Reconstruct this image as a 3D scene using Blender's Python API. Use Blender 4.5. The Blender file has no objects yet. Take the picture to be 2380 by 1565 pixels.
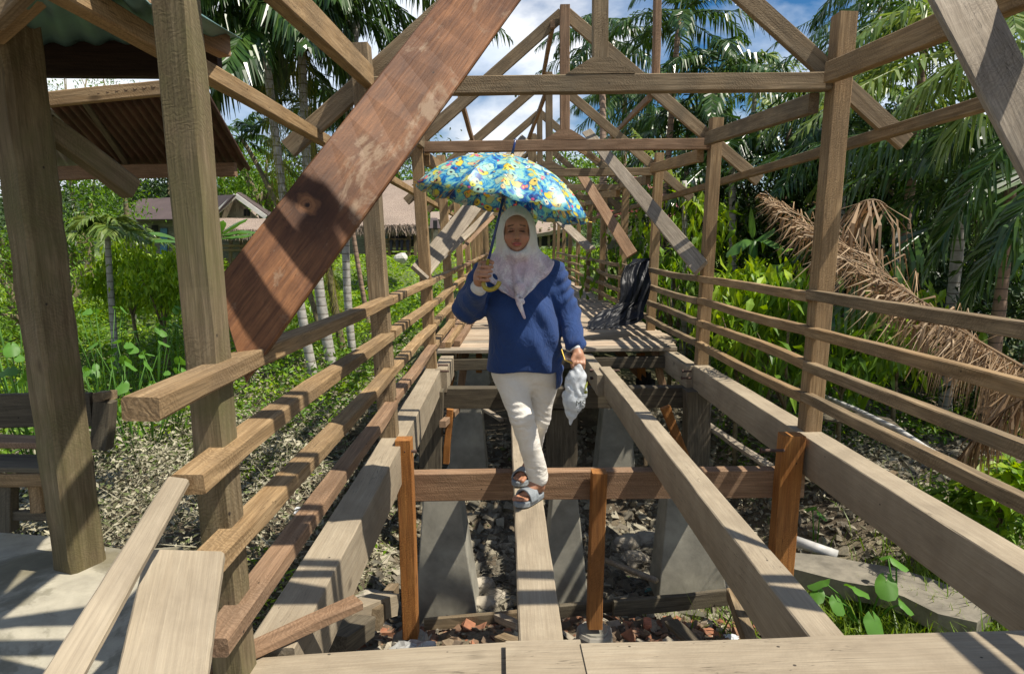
import bpy, bmesh, math, random
import numpy as np
from mathutils import Vector, Matrix, noise as mnoise

# ------------------------------------------------------------ camera, sky, sun, exposure
H = 1.30                       # eye height above the top of the stringers (z = 0)
FPX, CX, CY = 1500.0, 1189.5, 782.5
PITCH, ROLL, YAW = math.radians(7.86), 0.012, 0.006
scene = bpy.context.scene
fwd = Vector((math.sin(YAW)*math.cos(PITCH), math.cos(YAW)*math.cos(PITCH), -math.sin(PITCH)))
rgt0 = Vector((math.cos(YAW), -math.sin(YAW), 0)); up0 = rgt0.cross(fwd)
rgt = (rgt0*math.cos(ROLL) - up0*math.sin(ROLL)); upv = (up0*math.cos(ROLL) + rgt0*math.sin(ROLL))
CAM = Vector((0, 0, H))
cam_d = bpy.data.cameras.new('camera'); cam = bpy.data.objects.new('camera', cam_d)
scene.collection.objects.link(cam); scene.camera = cam
M = Matrix((rgt, upv, -fwd)).transposed().to_4x4(); M.translation = CAM
cam.matrix_world = M
cam_d.sensor_width = 36; cam_d.lens = FPX/2379*36; cam_d.clip_end = 4000; cam_d.clip_start = 0.05

SUN = Vector((0.55, -0.185, 1.0)).normalized()
world = bpy.data.worlds.new('World'); scene.world = world; world.use_nodes = True
wn = world.node_tree; wn.nodes.clear()
W = wn.nodes.new; WL = wn.links.new
out = W('ShaderNodeOutputWorld'); bg = W('ShaderNodeBackground'); bg.inputs['Strength'].default_value = 0.05
sky = W('ShaderNodeTexSky'); sky.sky_type = 'NISHITA'; sky.sun_disc = False
sky.sun_elevation = math.asin(SUN.z); sky.sun_rotation = math.atan2(SUN.x, SUN.y)
sky.air_density = 1.0; sky.dust_density = 0.6; sky.ozone_density = 2.5
tc = W('ShaderNodeTexCoord'); mp = W('ShaderNodeMapping'); mp.inputs['Scale'].default_value = (1, 1, 2.2)
mp.inputs['Location'].default_value = (0.32, 0.1, 0.15)
n1 = W('ShaderNodeTexNoise'); n1.inputs['Scale'].default_value = 2.2; n1.inputs['Detail'].default_value = 9
n1.inputs['Roughness'].default_value = 0.55; n1.inputs['Distortion'].default_value = 0.25
cr = W('ShaderNodeValToRGB'); cr.color_ramp.elements[0].position = 0.40; cr.color_ramp.elements[1].position = 0.55
n2 = W('ShaderNodeTexNoise'); n2.inputs['Scale'].default_value = 5.5; n2.inputs['Detail'].default_value = 8
cr2 = W('ShaderNodeValToRGB')
cr2.color_ramp.elements[0].position = 0.33; cr2.color_ramp.elements[0].color = (10.5, 12.5, 15.5, 1)
cr2.color_ramp.elements[1].position = 0.60; cr2.color_ramp.elements[1].color = (18.0, 18.2, 18.5, 1)
mx = W('ShaderNodeMix'); mx.data_type = 'RGBA'
hs = W('ShaderNodeHueSaturation'); hs.inputs['Saturation'].default_value = 1.4; hs.inputs['Value'].default_value = 1.5
WL(tc.outputs['Generated'], mp.inputs[0]); WL(mp.outputs[0], n1.inputs['Vector']); WL(mp.outputs[0], n2.inputs['Vector'])
WL(n1.outputs['Fac'], cr.inputs[0]); WL(n2.outputs['Fac'], cr2.inputs[0])
WL(sky.outputs[0], hs.inputs['Color'])
sxyz = W('ShaderNodeSeparateXYZ'); WL(tc.outputs['Generated'], sxyz.inputs[0])
cz = W('ShaderNodeValToRGB'); cz.color_ramp.elements[0].position = 0.42; cz.color_ramp.elements[0].color = (1, 1, 1, 1); cz.color_ramp.elements[1].position = 0.75; cz.color_ramp.elements[1].color = (.12, .12, .12, 1)
WL(sxyz.outputs[2], cz.inputs[0]); mcl = W('ShaderNodeMath'); mcl.operation = 'MULTIPLY'; WL(cr.outputs[0], mcl.inputs[0]); WL(cz.outputs[0], mcl.inputs[1])
WL(mcl.outputs[0], mx.inputs[0]); WL(hs.outputs[0], mx.inputs[6]); WL(cr2.outputs[0], mx.inputs[7])
WL(mx.outputs[2], bg.inputs['Color']); WL(bg.outputs[0], out.inputs[0])

sun_d = bpy.data.lights.new('sun', 'SUN'); sun_d.energy = 5.0; sun_d.angle = math.radians(0.53)
sun_d.color = (1.0, 0.93, 0.82)
sun = bpy.data.objects.new('sun', sun_d); scene.collection.objects.link(sun)
sun.rotation_euler = (-SUN).to_track_quat('-Z', 'Y').to_euler(); sun.location = (5, -5, 20)
scene.view_settings.view_transform = 'Standard'; scene.view_settings.look = 'None'
scene.view_settings.exposure = 0.42; scene.view_settings.gamma = 1.0
scene.render.resolution_x = 1024; scene.render.resolution_y = 673
scene.cycles.max_bounces = 6; scene.cycles.transparent_max_bounces = 6

# ------------------------------------------------------------ helpers
COL = scene.collection
rnd = random.Random(7); rng = np.random.default_rng(11)

def ray(px, py):
    d = rgt*((px-CX)/FPX) + upv*(-(py-CY)/FPX) + fwd
    return d
def at(px, py, Y):
    d = ray(px, py); return CAM + d*(Y/d.y)
def atz(px, py, z):
    d = ray(px, py); return CAM + d*((z-H)/d.z)

def tag(o, label=None, cat=None, group=None, kind=None):
    if label: o['label'] = label
    if cat: o['category'] = cat
    if group: o['group'] = group
    if kind: o['kind'] = kind
    return o
def empty(name, loc, label=None, cat=None, group=None):
    o = bpy.data.objects.new(name, None); COL.objects.link(o); o.location = loc; o.empty_display_size = 0.1
    return tag(o, label, cat, group)
def root_inv(p):
    inv = Matrix.Translation(-Vector(p.location))
    return inv
def link(o, parent=None):
    COL.objects.link(o)
    if parent is not None:
        o.parent = parent
        o.matrix_parent_inverse = world_of(parent).inverted()
    return o
def world_of(o):
    m = o.matrix_basis.copy()
    if o.parent is not None:
        m = world_of(o.parent) @ o.matrix_parent_inverse @ m
    return m
def obj(name, me, mat=None, parent=None, matrix=None, smooth=False):
    o = bpy.data.objects.new(name, me)
    if mat is not None and len(me.materials) == 0: me.materials.append(mat)
    if matrix is not None: o.matrix_basis = matrix
    if smooth: me.polygons.foreach_set('use_smooth', [True]*len(me.polygons))
    return link(o, parent)
def mesh_np(name, V, F, mat=None, smooth=False):
    """V (n,3) array, F list of index arrays or (m,k) array"""
    me = bpy.data.meshes.new(name)
    V = np.asarray(V, dtype=np.float32)
    if isinstance(F, np.ndarray):
        k = F.shape[1]; idx = F.astype(np.int32).ravel(); starts = np.arange(0, len(idx), k, dtype=np.int32); tot = np.full(len(F), k, dtype=np.int32)
    else:
        idx = np.array([i for f in F for i in f], dtype=np.int32); tot = np.array([len(f) for f in F], dtype=np.int32)
        starts = np.concatenate([[0], np.cumsum(tot)[:-1]]).astype(np.int32)
    me.vertices.add(len(V)); me.vertices.foreach_set('co', V.ravel())
    me.loops.add(len(idx)); me.loops.foreach_set('vertex_index', idx)
    me.polygons.add(len(tot)); me.polygons.foreach_set('loop_start', starts); me.polygons.foreach_set('loop_total', tot)
    me.polygons.foreach_set('use_smooth', np.full(len(tot), smooth, dtype=bool))
    me.update(calc_edges=True); me.validate()
    if mat is not None: me.materials.append(mat)
    return me
class MB:
    """collects shapes into one mesh"""
    def __init__(s): s.V = []; s.F = []; s.n = 0
    def add(s, V, F):
        V = np.asarray(V, dtype=float); s.V.append(V)
        for f in F: s.F.append([int(i)+s.n for i in f])
        s.n += len(V); return s
    def box(s, c, d, rot=None):
        c = np.array(c, float); d = np.array(d, float)/2
        v = np.array([[sx, sy, sz] for sx in (-1, 1) for sy in (-1, 1) for sz in (-1, 1)])*d
        if rot is not None: v = v @ np.array(rot.to_matrix() if hasattr(rot, 'to_matrix') else rot).T
        s.add(v+c, [(0, 1, 3, 2), (4, 6, 7, 5), (0, 4, 5, 1), (2, 3, 7, 6), (0, 2, 6, 4), (1, 5, 7, 3)]); return s
    def tube(s, pts, r, n=8, cap=True):
        pts = [Vector(p) for p in pts]; m = len(pts)
        rs = r if hasattr(r, '__len__') else [r]*m
        V = []; F = []
        prev = None
        for i, p in enumerate(pts):
            t = (pts[min(i+1, m-1)] - pts[max(i-1, 0)]).normalized()
            if prev is None: a = t.orthogonal().normalized()
            else: a = (prev - t*prev.dot(t)).normalized()
            prev = a; b = t.cross(a)
            for k in range(n):
                an = 2*math.pi*k/n
                V.append(p + (a*math.cos(an)+b*math.sin(an))*rs[i])
        for i in range(m-1):
            for k in range(n):
                F.append((i*n+k, i*n+(k+1) % n, (i+1)*n+(k+1) % n, (i+1)*n+k))
        if cap:
            F.append(tuple(range(n-1, -1, -1))); F.append(tuple(range((m-1)*n, m*n)))
        return s.add([tuple(v) for v in V], F)
    def build(s, name, mat, parent=None, smooth=False, origin=None):
        V = np.concatenate(s.V) if s.V else np.zeros((0, 3))
        o0 = np.array(origin) if origin is not None else V.mean(axis=0)
        me = mesh_np(name, V-o0, s.F, mat, smooth)
        return obj(name, me, None, parent, Matrix.Translation(Vector(o0)))

def beam_mesh(name, L, w, h, mat, seg=0.22, ch=0.005, jit=0.0015, bow=0.004, seed=None, taper=1.0, rough_end=0.0):
    """timber along local X from 0 to L, octagonal chamfered section, slightly wavy edges"""
    r = random.Random(seed if seed is not None else rnd.random())
    n = max(2, int(L/seg)+1); c = min(ch, w*0.2, h*0.2)
    V = []; F = []
    ph = r.random()*6; ph2 = r.random()*6
    for i in range(n+1):
        u = i/n; x = u*L
        by = math.sin(u*math.pi)*bow*math.sin(ph) + 0.4*bow*math.sin(u*7+ph); bz = math.sin(u*math.pi)*bow*math.cos(ph2) + .4*bow*math.sin(u*6+ph2)
        k = 1+(taper-1)*u
        a, b = w/2*k, h/2*k
        for (y, z) in ((-a+c, -b), (a-c, -b), (a, -b+c), (a, b-c), (a-c, b), (-a+c, b), (-a, b-c), (-a, -b+c)):
            ex = (r.random()-.5)*rough_end if i in (0, n) else 0
            V.append((x+ex, y+by+(r.random()-.5)*2*jit, z+bz+(r.random()-.5)*2*jit))
    for i in range(n):
        for q in range(8):
            F.append((i*8+q, i*8+(q+1) % 8, (i+1)*8+(q+1) % 8, (i+1)*8+q))
    F.append(tuple(range(7, -1, -1))); F.append(tuple(range(n*8, n*8+8)))
    return mesh_np(name, V, F, mat)
def frame_mat(p0, p1, side=None, roll=0):
    p0 = Vector(p0); p1 = Vector(p1); x = (p1-p0).normalized()
    up = Vector((0, 0, 1)) if side is None else Vector(side)
    if abs(x.dot(up)) > 0.98: up = Vector((0, 1, 0)) if side is None else Vector((1, 0, 0))
    y = up.cross(x).normalized(); z = x.cross(y)
    m = Matrix((x, y, z)).transposed().to_4x4()
    if roll: m = m @ Matrix.Rotation(roll, 4, 'X')
    m.translation = p0
    return m
def beam(name, p0, p1, w, h, mat, parent=None, up=None, roll=0, **kw):
    """w = across (horizontal), h = along up"""
    L = (Vector(p1)-Vector(p0)).length
    me = beam_mesh(name, L, w, h, mat, **kw)
    return obj(name, me, None, parent, frame_mat(p0, p1, up, roll))
def quadboard(name, q, th, mat, parent=None, back=True):
    """board from 4 world corners (start-left, start-right, end-right, end-left); thickness away from camera"""
    q = [Vector(v) for v in q]
    nrm = (q[2]-q[0]).cross(q[3]-q[1]).normalized()
    c = sum(q, Vector())/4
    if nrm.dot(c-CAM) < 0: nrm = -nrm
    x = (((q[3]+q[2])-(q[0]+q[1]))).normalized(); y = nrm.cross(x); 
    m = Matrix((x, y, nrm)).transposed().to_4x4(); m.translation = (q[0]+q[1])/2
    inv = m.inverted(); l = [inv @ v for v in q]
    n = 14; V = []; F = []
    r = random.Random(rnd.random())
    for i in range(n+1):
        u = i/n; a = l[0].lerp(l[3], u); b = l[1].lerp(l[2], u); j = lambda: (r.random()-.5)*0.0016
        bm = (b-a).normalized()*min(0.006, th*0.2)
        e = Vector((0, 0, min(0.006, th*0.2)))
        t = Vector((0, 0, th))
        for p in (a+bm, a+e, a+t-e, a+t+bm, b+t-bm, b+t-e, b+e, b-bm):
            V.append((p.x, p.y+j(), p.z+j()*.4))
    for i in range(n):
        for k in range(8): F.append((i*8+k, i*8+(k+1) % 8, (i+1)*8+(k+1) % 8, (i+1)*8+k))
    F.append(tuple(range(7, -1, -1))); F.append(tuple(range(n*8, n*8+8)))
    me = mesh_np(name, V, F, mat)
    bm_ = bmesh.new(); bm_.from_mesh(me); bmesh.ops.recalc_face_normals(bm_, faces=bm_.faces); bm_.to_mesh(me); bm_.free()
    return obj(name, me, None, parent, m)

# ------------------------------------------------------------ materials
def nt(name):
    m = bpy.data.materials.new(name); m.use_nodes = True
    t = m.node_tree; b = t.nodes['Principled BSDF']; return m, t, b
def N(t, k, **kw):
    n = t.nodes.new(k)
    for a, v in kw.items():
        if a in n.inputs: n.inputs[a].default_value = v
        else: setattr(n, a, v)
    return n
def ramp(t, fac, stops):
    r = t.nodes.new('ShaderNodeValToRGB'); e = r.color_ramp.elements
    while len(e) < len(stops): e.new(0.5)
    for i, (p, c) in enumerate(stops):
        e[i].position = p; e[i].color = (c[0], c[1], c[2], 1) if hasattr(c, '__len__') else (c, c, c, 1)
    t.links.new(fac, r.inputs[0]); return r.outputs[0]
def mixc(t, fac, a, b, mode='MIX'):
    m = t.nodes.new('ShaderNodeMix'); m.data_type = 'RGBA'; m.blend_type = mode
    for s, v in ((0, fac), (6, a), (7, b)):
        if isinstance(v, (int, float)): m.inputs[s].default_value = v
        elif isinstance(v, tuple): m.inputs[s].default_value = (*v[:3], 1)
        else: t.links.new(v, m.inputs[s])
    return m.outputs[2]
def math_(t, op, a, b=0.0, clamp=False):
    m = t.nodes.new('ShaderNodeMath'); m.operation = op; m.use_clamp = clamp
    for i, v in enumerate((a, b)):
        if isinstance(v, (int, float)): m.inputs[i].default_value = v
        else: t.links.new(v, m.inputs[i])
    return m.outputs[0]
def obj_coords(t, scale=(1, 1, 1), jitter=True, rot=(0, 0, 0)):
    tc = N(t, 'ShaderNodeTexCoord'); src = tc.outputs['Object']
    if jitter:
        oi = N(t, 'ShaderNodeObjectInfo'); v = t.nodes.new('ShaderNodeVectorMath'); v.operation = 'MULTIPLY_ADD'
        cb = t.nodes.new('ShaderNodeCombineXYZ')
        for i in range(3): t.links.new(oi.outputs['Random'], cb.inputs[i])
        t.links.new(cb.outputs[0], v.inputs[0]); v.inputs[1].default_value = (37, 23, 51); t.links.new(src, v.inputs[2]); src = v.outputs[0]
    mp = t.nodes.new('ShaderNodeMapping'); mp.inputs['Scale'].default_value = scale; mp.inputs['Rotation'].default_value = rot
    t.links.new(src, mp.inputs[0]); return mp.outputs[0]
def noise(t, vec, scale, detail=6, rough=0.6, dist=0.0):
    n = N(t, 'ShaderNodeTexNoise'); n.inputs['Scale'].default_value = scale; n.inputs['Detail'].default_value = detail
    n.inputs['Roughness'].default_value = rough; n.inputs['Distortion'].default_value = dist
    t.links.new(vec, n.inputs['Vector']); return n.outputs['Fac']
def bump(t, b, h, strength=0.4, dist=0.01, prev=None):
    n = t.nodes.new('ShaderNodeBump'); n.inputs['Strength'].default_value = strength; n.inputs['Distance'].default_value = dist
    t.links.new(h, n.inputs['Height'])
    if prev is not None: t.links.new(prev, n.inputs['Normal'])
    t.links.new(n.outputs[0], b.inputs['Normal']); return n.outputs[0]
def wood(name, light, dark, dirt, dirt_amt=0.5, saw=0.5, blotch=1.6, rough=0.8, var=0.25, cracks=True, mud=None, knots=False, grain=1.0):
    m, t, b = nt(name)
    v = obj_coords(t); vs = obj_coords(t, (1.1, 16, 16)); vf = obj_coords(t, (3.0, 90, 90))
    g = noise(t, vs, 2.2, 8, 0.62, 0.6); gf = noise(t, vf, 1.6, 5, 0.6)
    base = mixc(t, ramp(t, g, [(0.32, .5-.5*grain), (0.70, .5+.5*grain)]), dark, light)
    base = mixc(t, 0.55*grain, base, ramp(t, gf, [(0.3, 0.25), (0.7, 0.85)]), 'OVERLAY')
    bl = noise(t, v, blotch, 7, 0.65, 0.4)
    base = mixc(t, math_(t, 'MULTIPLY', ramp(t, bl, [(0.42, 0.0), (0.66, 1.0)]), dirt_amt), base, dirt)
    # knots and nail specks
    vo2 = N(t, 'ShaderNodeTexVoronoi'); vo2.inputs['Scale'].default_value = 3.2; t.links.new(obj_coords(t, (.55, 1, 1)), vo2.inputs['Vector'])
    kd = math_(t, 'ADD', vo2.outputs['Distance'], math_(t, 'MULTIPLY', g, 0.07))
    base = mixc(t, ramp(t, kd, [(0.06, .85), (0.13, 0.0)]), base, tuple(c*0.42 for c in dark))
    vo3 = N(t, 'ShaderNodeTexVoronoi'); vo3.inputs['Scale'].default_value = 9.0; t.links.new(obj_coords(t, (.8, 1, 1)), vo3.inputs['Vector'])
    base = mixc(t, ramp(t, vo3.outputs['Distance'], [(0.035, .9), (0.05, 0.0)]), base, (.02, .016, .014))
    st = noise(t, obj_coords(t, (.5, 3, 3)), 2.0, 4, .6, .8)
    base = mixc(t, math_(t, 'MULTIPLY', ramp(t, st, [(.55, 0.0), (.68, 1.0)]), .45*dirt_amt+.1), base, tuple(c*.55 for c in dark))
    # diagonal saw marks
    vw = obj_coords(t, (1, 1, 1), True, (0.3, 0.5, 0.7))
    w = N(t, 'ShaderNodeTexWave'); w.inputs['Scale'].default_value = 24; w.inputs['Distortion'].default_value = 14.0; w.inputs['Detail'].default_value = 3.0; w.inputs['Detail Scale'].default_value = 1.2
    t.links.new(vw, w.inputs['Vector'])
    msk = ramp(t, noise(t, v, 3.1, 3, 0.5), [(0.38, 0.0), (0.55, 1.0)])
    sw = math_(t, 'MULTIPLY', math_(t, 'MULTIPLY', w.outputs['Fac'], msk), saw*0.8)
    base = mixc(t, sw, base, tuple(c*0.62 for c in dark))
    if cracks:
        vc = obj_coords(t, (0.9, 22, 22)); cn = noise(t, vc, 1.4, 3, 0.5, 1.2)
        ck = ramp(t, cn, [(0.492, 0.0), (0.5, 1.0), (0.508, 0.0)])
        ck2 = math_(t, 'MULTIPLY', ck, ramp(t, noise(t, v, 1.1, 2), [(0.52, 0.0), (0.58, 0.8)]))
        base = mixc(t, ck2, base, tuple(c*0.25 for c in dark))
    if mud is not None:
        mn = noise(t, obj_coords(t, (0.8, 1.6, 1.6)), 2.6, 9, 0.7, 0.8)
        base = mixc(t, ramp(t, mn, [(0.53, 0.0), (0.60, 0.85)]), base, mud)
    if knots:
        tck = N(t, 'ShaderNodeTexCoord'); mk = N(t, 'ShaderNodeMapping'); mk.name = 'knot'; mk.vector_type = 'POINT'; t.links.new(tck.outputs['Object'], mk.inputs[0])
        vl = t.nodes.new('ShaderNodeVectorMath'); vl.operation = 'LENGTH'; t.links.new(mk.outputs[0], vl.inputs[0])
        dd = math_(t, 'ADD', vl.outputs['Value'], math_(t, 'MULTIPLY', math_(t, 'SUBTRACT', noise(t, v, 7.0, 5), 0.5), 0.11))
        rings = math_(t, 'SINE', math_(t, 'MULTIPLY', dd, 420.0))
        base = mixc(t, ramp(t, dd, [(0.05, .75), (0.15, 0.0)]), base, tuple(c*0.30 for c in dark))
        base = mixc(t, ramp(t, dd, [(0.030, .8), (0.045, 0.0)]), base, light)
        base = mixc(t, ramp(t, dd, [(0.006, 1.0), (0.012, 0.0)]), base, (0.02, 0.01, 0.005))
        base = mixc(t, math_(t, 'MULTIPLY', math_(t, 'MULTIPLY', rings, ramp(t, dd, [(0.03, 1.0), (0.12, 0.0)])), 0.3, True), base, tuple(c*0.3 for c in dark))
    oi = N(t, 'ShaderNodeObjectInfo')
    val = math_(t, 'MULTIPLY_ADD', oi.outputs['Random'], var); val.node.inputs[2].default_value = 1-var/2
    hsv = N(t, 'ShaderNodeHueSaturation'); t.links.new(val, hsv.inputs['Value']); t.links.new(base, hsv.inputs['Color'])
    t.links.new(hsv.outputs[0], b.inputs['Base Color'])
    b.inputs['Roughness'].default_value = rough; b.inputs['Specular IOR Level'].default_value = 0.25
    hh = math_(t, 'ADD', math_(t, 'MULTIPLY', gf, 0.6), math_(t, 'ADD', g, math_(t, 'MULTIPLY', sw, -0.6)))
    bump(t, b, hh, 0.55, 0.004)
    return m
G = {}
G['weathered'] = wood('weathered_wood', (0.33, 0.245, 0.145), (0.155, 0.105, 0.055), (0.10, 0.09, 0.065), 0.6, 0.6)
G['tan'] = wood('tan_wood', (0.43, 0.295, 0.155), (0.22, 0.135, 0.06), (0.17, 0.13, 0.085), 0.45, 0.55)
G['rust'] = wood('reddish_wood', (0.35, 0.225, 0.135), (0.19, 0.11, 0.06), (0.17, 0.125, 0.085), 0.5, 0.5)
G['orange'] = wood('fresh_orange_wood', (0.42, 0.19, 0.05), (0.25, 0.095, 0.024), (0.18, 0.09, 0.04), 0.5, 0.6, var=0.15)
G['stringer'] = wood('mud_rubbed_timber', (0.40, 0.34, 0.245), (0.27, 0.215, 0.145), (0.20, 0.16, 0.11), 0.55, 0.1, var=0.12, grain=.45, blotch=2.6)
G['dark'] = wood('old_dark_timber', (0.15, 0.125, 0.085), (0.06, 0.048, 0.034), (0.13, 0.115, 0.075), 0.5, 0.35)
G['deck'] = wood('deck_plank_wood', (0.52, 0.43, 0.31), (0.34, 0.26, 0.18), (0.36, 0.24, 0.165), 0.4, 0.15, var=0.3, grain=.7)
G['pale'] = wood('pale_muddy_plank', (0.50, 0.43, 0.31), (0.36, 0.28, 0.19), (0.30, 0.22, 0.155), 0.5, 0.1, var=0.08, grain=.4, blotch=2.2)
G['grey'] = wood('greyed_board', (0.38, 0.325, 0.25), (0.22, 0.18, 0.13), (0.20, 0.165, 0.12), 0.45, 0.5, var=0.12)
G['plank'] = wood('muddy_brown_plank', (0.26, 0.115, 0.045), (0.11, 0.045, 0.018), (0.055, 0.022, 0.01), 0.65, 0.12, blotch=2.4, mud=(0.27, 0.185, 0.115), knots=True, rough=0.6, var=0.05)
G['mossy'] = wood('lichen_stained_post', (0.225, 0.175, 0.105), (0.11, 0.08, 0.042), (0.12, 0.115, 0.045), 0.7, 0.4, blotch=3.0, var=0.08)

def simple(name, col, rough=0.7, nscale=8, amt=0.35, bumps=0.3, metal=0.0, jitter=True, spec=0.5, det=6, bd=0.01):
    m, t, b = nt(name); v = obj_coords(t, jitter=jitter); n = noise(t, v, nscale, det, 0.65, 0.2)
    c = ramp(t, n, [(0.3, tuple(x*(1-amt) for x in col)), (0.7, tuple(min(1, x*(1+amt)) for x in col))])
    t.links.new(c, b.inputs['Base Color']); b.inputs['Roughness'].default_value = rough; b.inputs['Metallic'].default_value = metal
    b.inputs['Specular IOR Level'].default_value = spec
    if bumps: bump(t, b, n, bumps, bd)
    return m
G['concrete'] = simple('pier_concrete', (0.27, 0.255, 0.205), 0.85, 3.0, 0.38, 0.5, det=12)
G['footing'] = simple('dirty_concrete', (0.26, 0.24, 0.20), 0.9, 5, 0.35, 0.5)
G['iron'] = simple('rusty_iron', (0.10, 0.06, 0.045), 0.7, 30, 0.5, 0.3, 0.4)
# ------------------------------------------------------------ bridge
SP = 2.58; Y1 = 4.44
FY = [Y1 + SP*(i-1) for i in range(0, 12)]
XL, XR = -0.88, 2.13; XC = (XL+XR)/2
GB = 'timber frames of the unfinished covered bridge'
ordn = ['', 'second', 'third', 'fourth', 'fifth', 'sixth', 'seventh', 'eighth', 'ninth', 'tenth', 'eleventh', 'twelfth']
def zlift(Y):            # the far part of the walkway climbs very slightly
    return 0.0 if Y < 8 else 0.006*(Y-8)
def make_frame(i):
    Y = FY[i]; z0 = zlift(Y)
    lab = {0: 'thick weathered bridge post nearest the camera at left, holding the rail ends',
           1: 'nearest whole timber truss frame, its tie beam high in front of the woman'}.get(
           i, '%s timber roof truss frame down the bridge, counted from the nearest whole one' % ordn[i])
    if i == 2: lab = 'timber truss frame directly behind the umbrella, its tie beam crossing the umbrella tip'
    root = empty('timber_truss', (XC, Y, z0), lab, 'bridge frame', GB)
    mw = G['weathered'] if i != 2 else G['rust']
    pw = 0.125
    if i == 0:
        # left post of frame 0 only; everything else of it is out of the picture
        a = at(405, -60, Y); b = at(556, 1640, Y)
        beam('post', b, a, 0.092, 0.10, G['mossy'], root, up=(0, 1, 0), seg=0.12, jit=0.002)
        beam('post', (XR, Y, z0), (XR+.05, Y, 2.62), 0.12, 0.12, G['tan'], root, up=(0, 1, 0))
        beam('tie_beam', (XL+.02, Y, 2.36), (XR, Y, 2.36), 0.09, 0.11, mw, root)
        beam('tie_beam', (XL+.02, Y+.17, 2.42), (XR, Y+.17, 2.42), 0.05, 0.09, mw, root)
        for s in (-1, 1): beam('rafter', (XC+s*2.1, Y+.085, 1.98), (XC+s*0.02, Y+.085, 3.7), 0.05, 0.125, G['weathered'], root)
        beam('king_post', (XC, Y, 2.5), (XC, Y, 3.75), 0.10, 0.085, mw, root, up=(0, 1, 0))
        return root
    ext = -0.0
    lm, rm = (G['weathered'] if i == 1 else G['tan']), G['tan']
    tl, tr = 2.62, 2.78
    zb = z0 - 0.01
    lx = XL - 0.02 if i == 1 else XL
    beam('post', (XL+0.03, Y, zb), (XL-0.06, Y, tl+z0), 0.12, pw, lm, root, up=(0, 1, 0))
    beam('post', (XR, Y, zb), (XR+0.09, Y, tr+z0 if i == 1 else tl+z0), 0.12, pw, rm, root, up=(0, 1, 0))
    if i <= 8:
        hw = 2.10; za = 3.70+z0; ze = 1.98+z0; dy = 0.085
        beam('tie_beam', (XL+0.02, Y-0.0, 2.36+z0), (XR+0.03, Y, 2.36+z0), 0.09, 0.11, mw, root)
        for s in (-1, 1):
            beam('rafter', (XC+s*hw, Y+dy, ze), (XC+s*0.02, Y+dy, za), 0.05, 0.125, G['weathered'], root)
        beam('king_post', (XC, Y, 2.50+z0), (XC, Y, za+0.05), 0.10, 0.085, mw, root, up=(0, 1, 0))
        g = MB(); w2, w1, gz, gh, t = 0.225, 0.06, 2.417+z0, 0.10, 0.045
        pts = [(-w2, 0), (w2, 0), (w1, gh), (-w1, gh)]
        V = [(XC+px, Y-t, gz+pz) for px, pz in pts] + [(XC+px, Y+t, gz+pz) for px, pz in pts]
        g.add(V, [(0, 1, 2, 3), (7, 6, 5, 4), (0, 4, 5, 1), (1, 5, 6, 2), (2, 6, 7, 3), (3, 7, 4, 0)])
        g.build('gusset_block', mw, root)
    return root
frames = [make_frame(i) for i in range(12)]

# wall plates: each segment from a post head down to the next nearer post
gp = 'plate beams between the post heads'
for s, nm in ((1, 'right'), (-1, 'left')):
    for i in range(0, 7):
        Ya, Yb = FY[i+1]-0.07, FY[i]+0.07
        x = (XR-0.02) if s > 0 else (XL+0.0)
        zz = zlift(Ya)
        lab = 'sloping plate beam on the %s side running from the %s frame back to the next' % (nm, ['nearest whole', 'nearest whole', 'second', 'third', 'fourth', 'fifth', 'sixth'][i])
        if i == 0: lab = 'sloping plate beam at top %s running from the nearest whole frame towards the camera' % nm
        o = beam('plate_beam', (x, Ya, 2.40+zz), (x-0.03*s, Yb, 2.24+zz), 0.07, 0.13, G['weathered'] if i % 2 else G['tan'])
        tag(o, lab, 'beam', gp)
# eave purlins lying across the rafter tails
for s, nm in ((1, 'right'), (-1, 'left')):
    x = XC + s*1.93
    zo = 2.03 if s > 0 else 2.05
    o = beam('eave_purlin', (x, -0.4 if s > 0 else -0.6, zo), (x, FY[9], zo+0.12), 0.07, 0.075, G['weathered'] if s > 0 else G['tan'], seg=0.5, bow=0.02)
    tag(o, 'long thin eave purlin running the length of the bridge under the %s rafter tails' % nm, 'beam', 'eave purlins')

# web struts between king posts along the ridge
for k, (p0, p1) in enumerate([((1284, 55, FY[2]), (1262, 172, FY[3])), ((1268, 215, FY[3]), (1225, 330, FY[4])),
                              ((1068, 222, FY[2]+.1), (1106, 355, FY[3])), ((1510, 225, FY[2]+.1), (1437, 300, FY[4])),
                              ((1527, -10, FY[1]+.1), (1522, 178, FY[1]+.1)), ((1437, 300, FY[4]), (1395, 350, FY[5]))]):
    o = beam('strut', at(*p0), at(*p1), 0.045, 0.075, G['rust'])
    tag(o, ['dark strut leaning from the second king post towards the third', 'thin strut leaning from the third king post down to the fourth',
            'short strut crossing the left rafters above the umbrella', 'thin diagonal strut crossing the right rafters of the second frame',
            'thin vertical stick standing on the tie beam of the nearest whole frame', 'small diagonal strut in the far trusses right of centre'][k], 'strut')
o = beam('broken_stick', at(1320, 335, FY[3]), at(1392, 374, FY[3]), 0.05, 0.05, G['tan'], rough_end=0.05)
tag(o, 'splintered pale stick caught in the far trusses right of the umbrella tip', 'stick')

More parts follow.
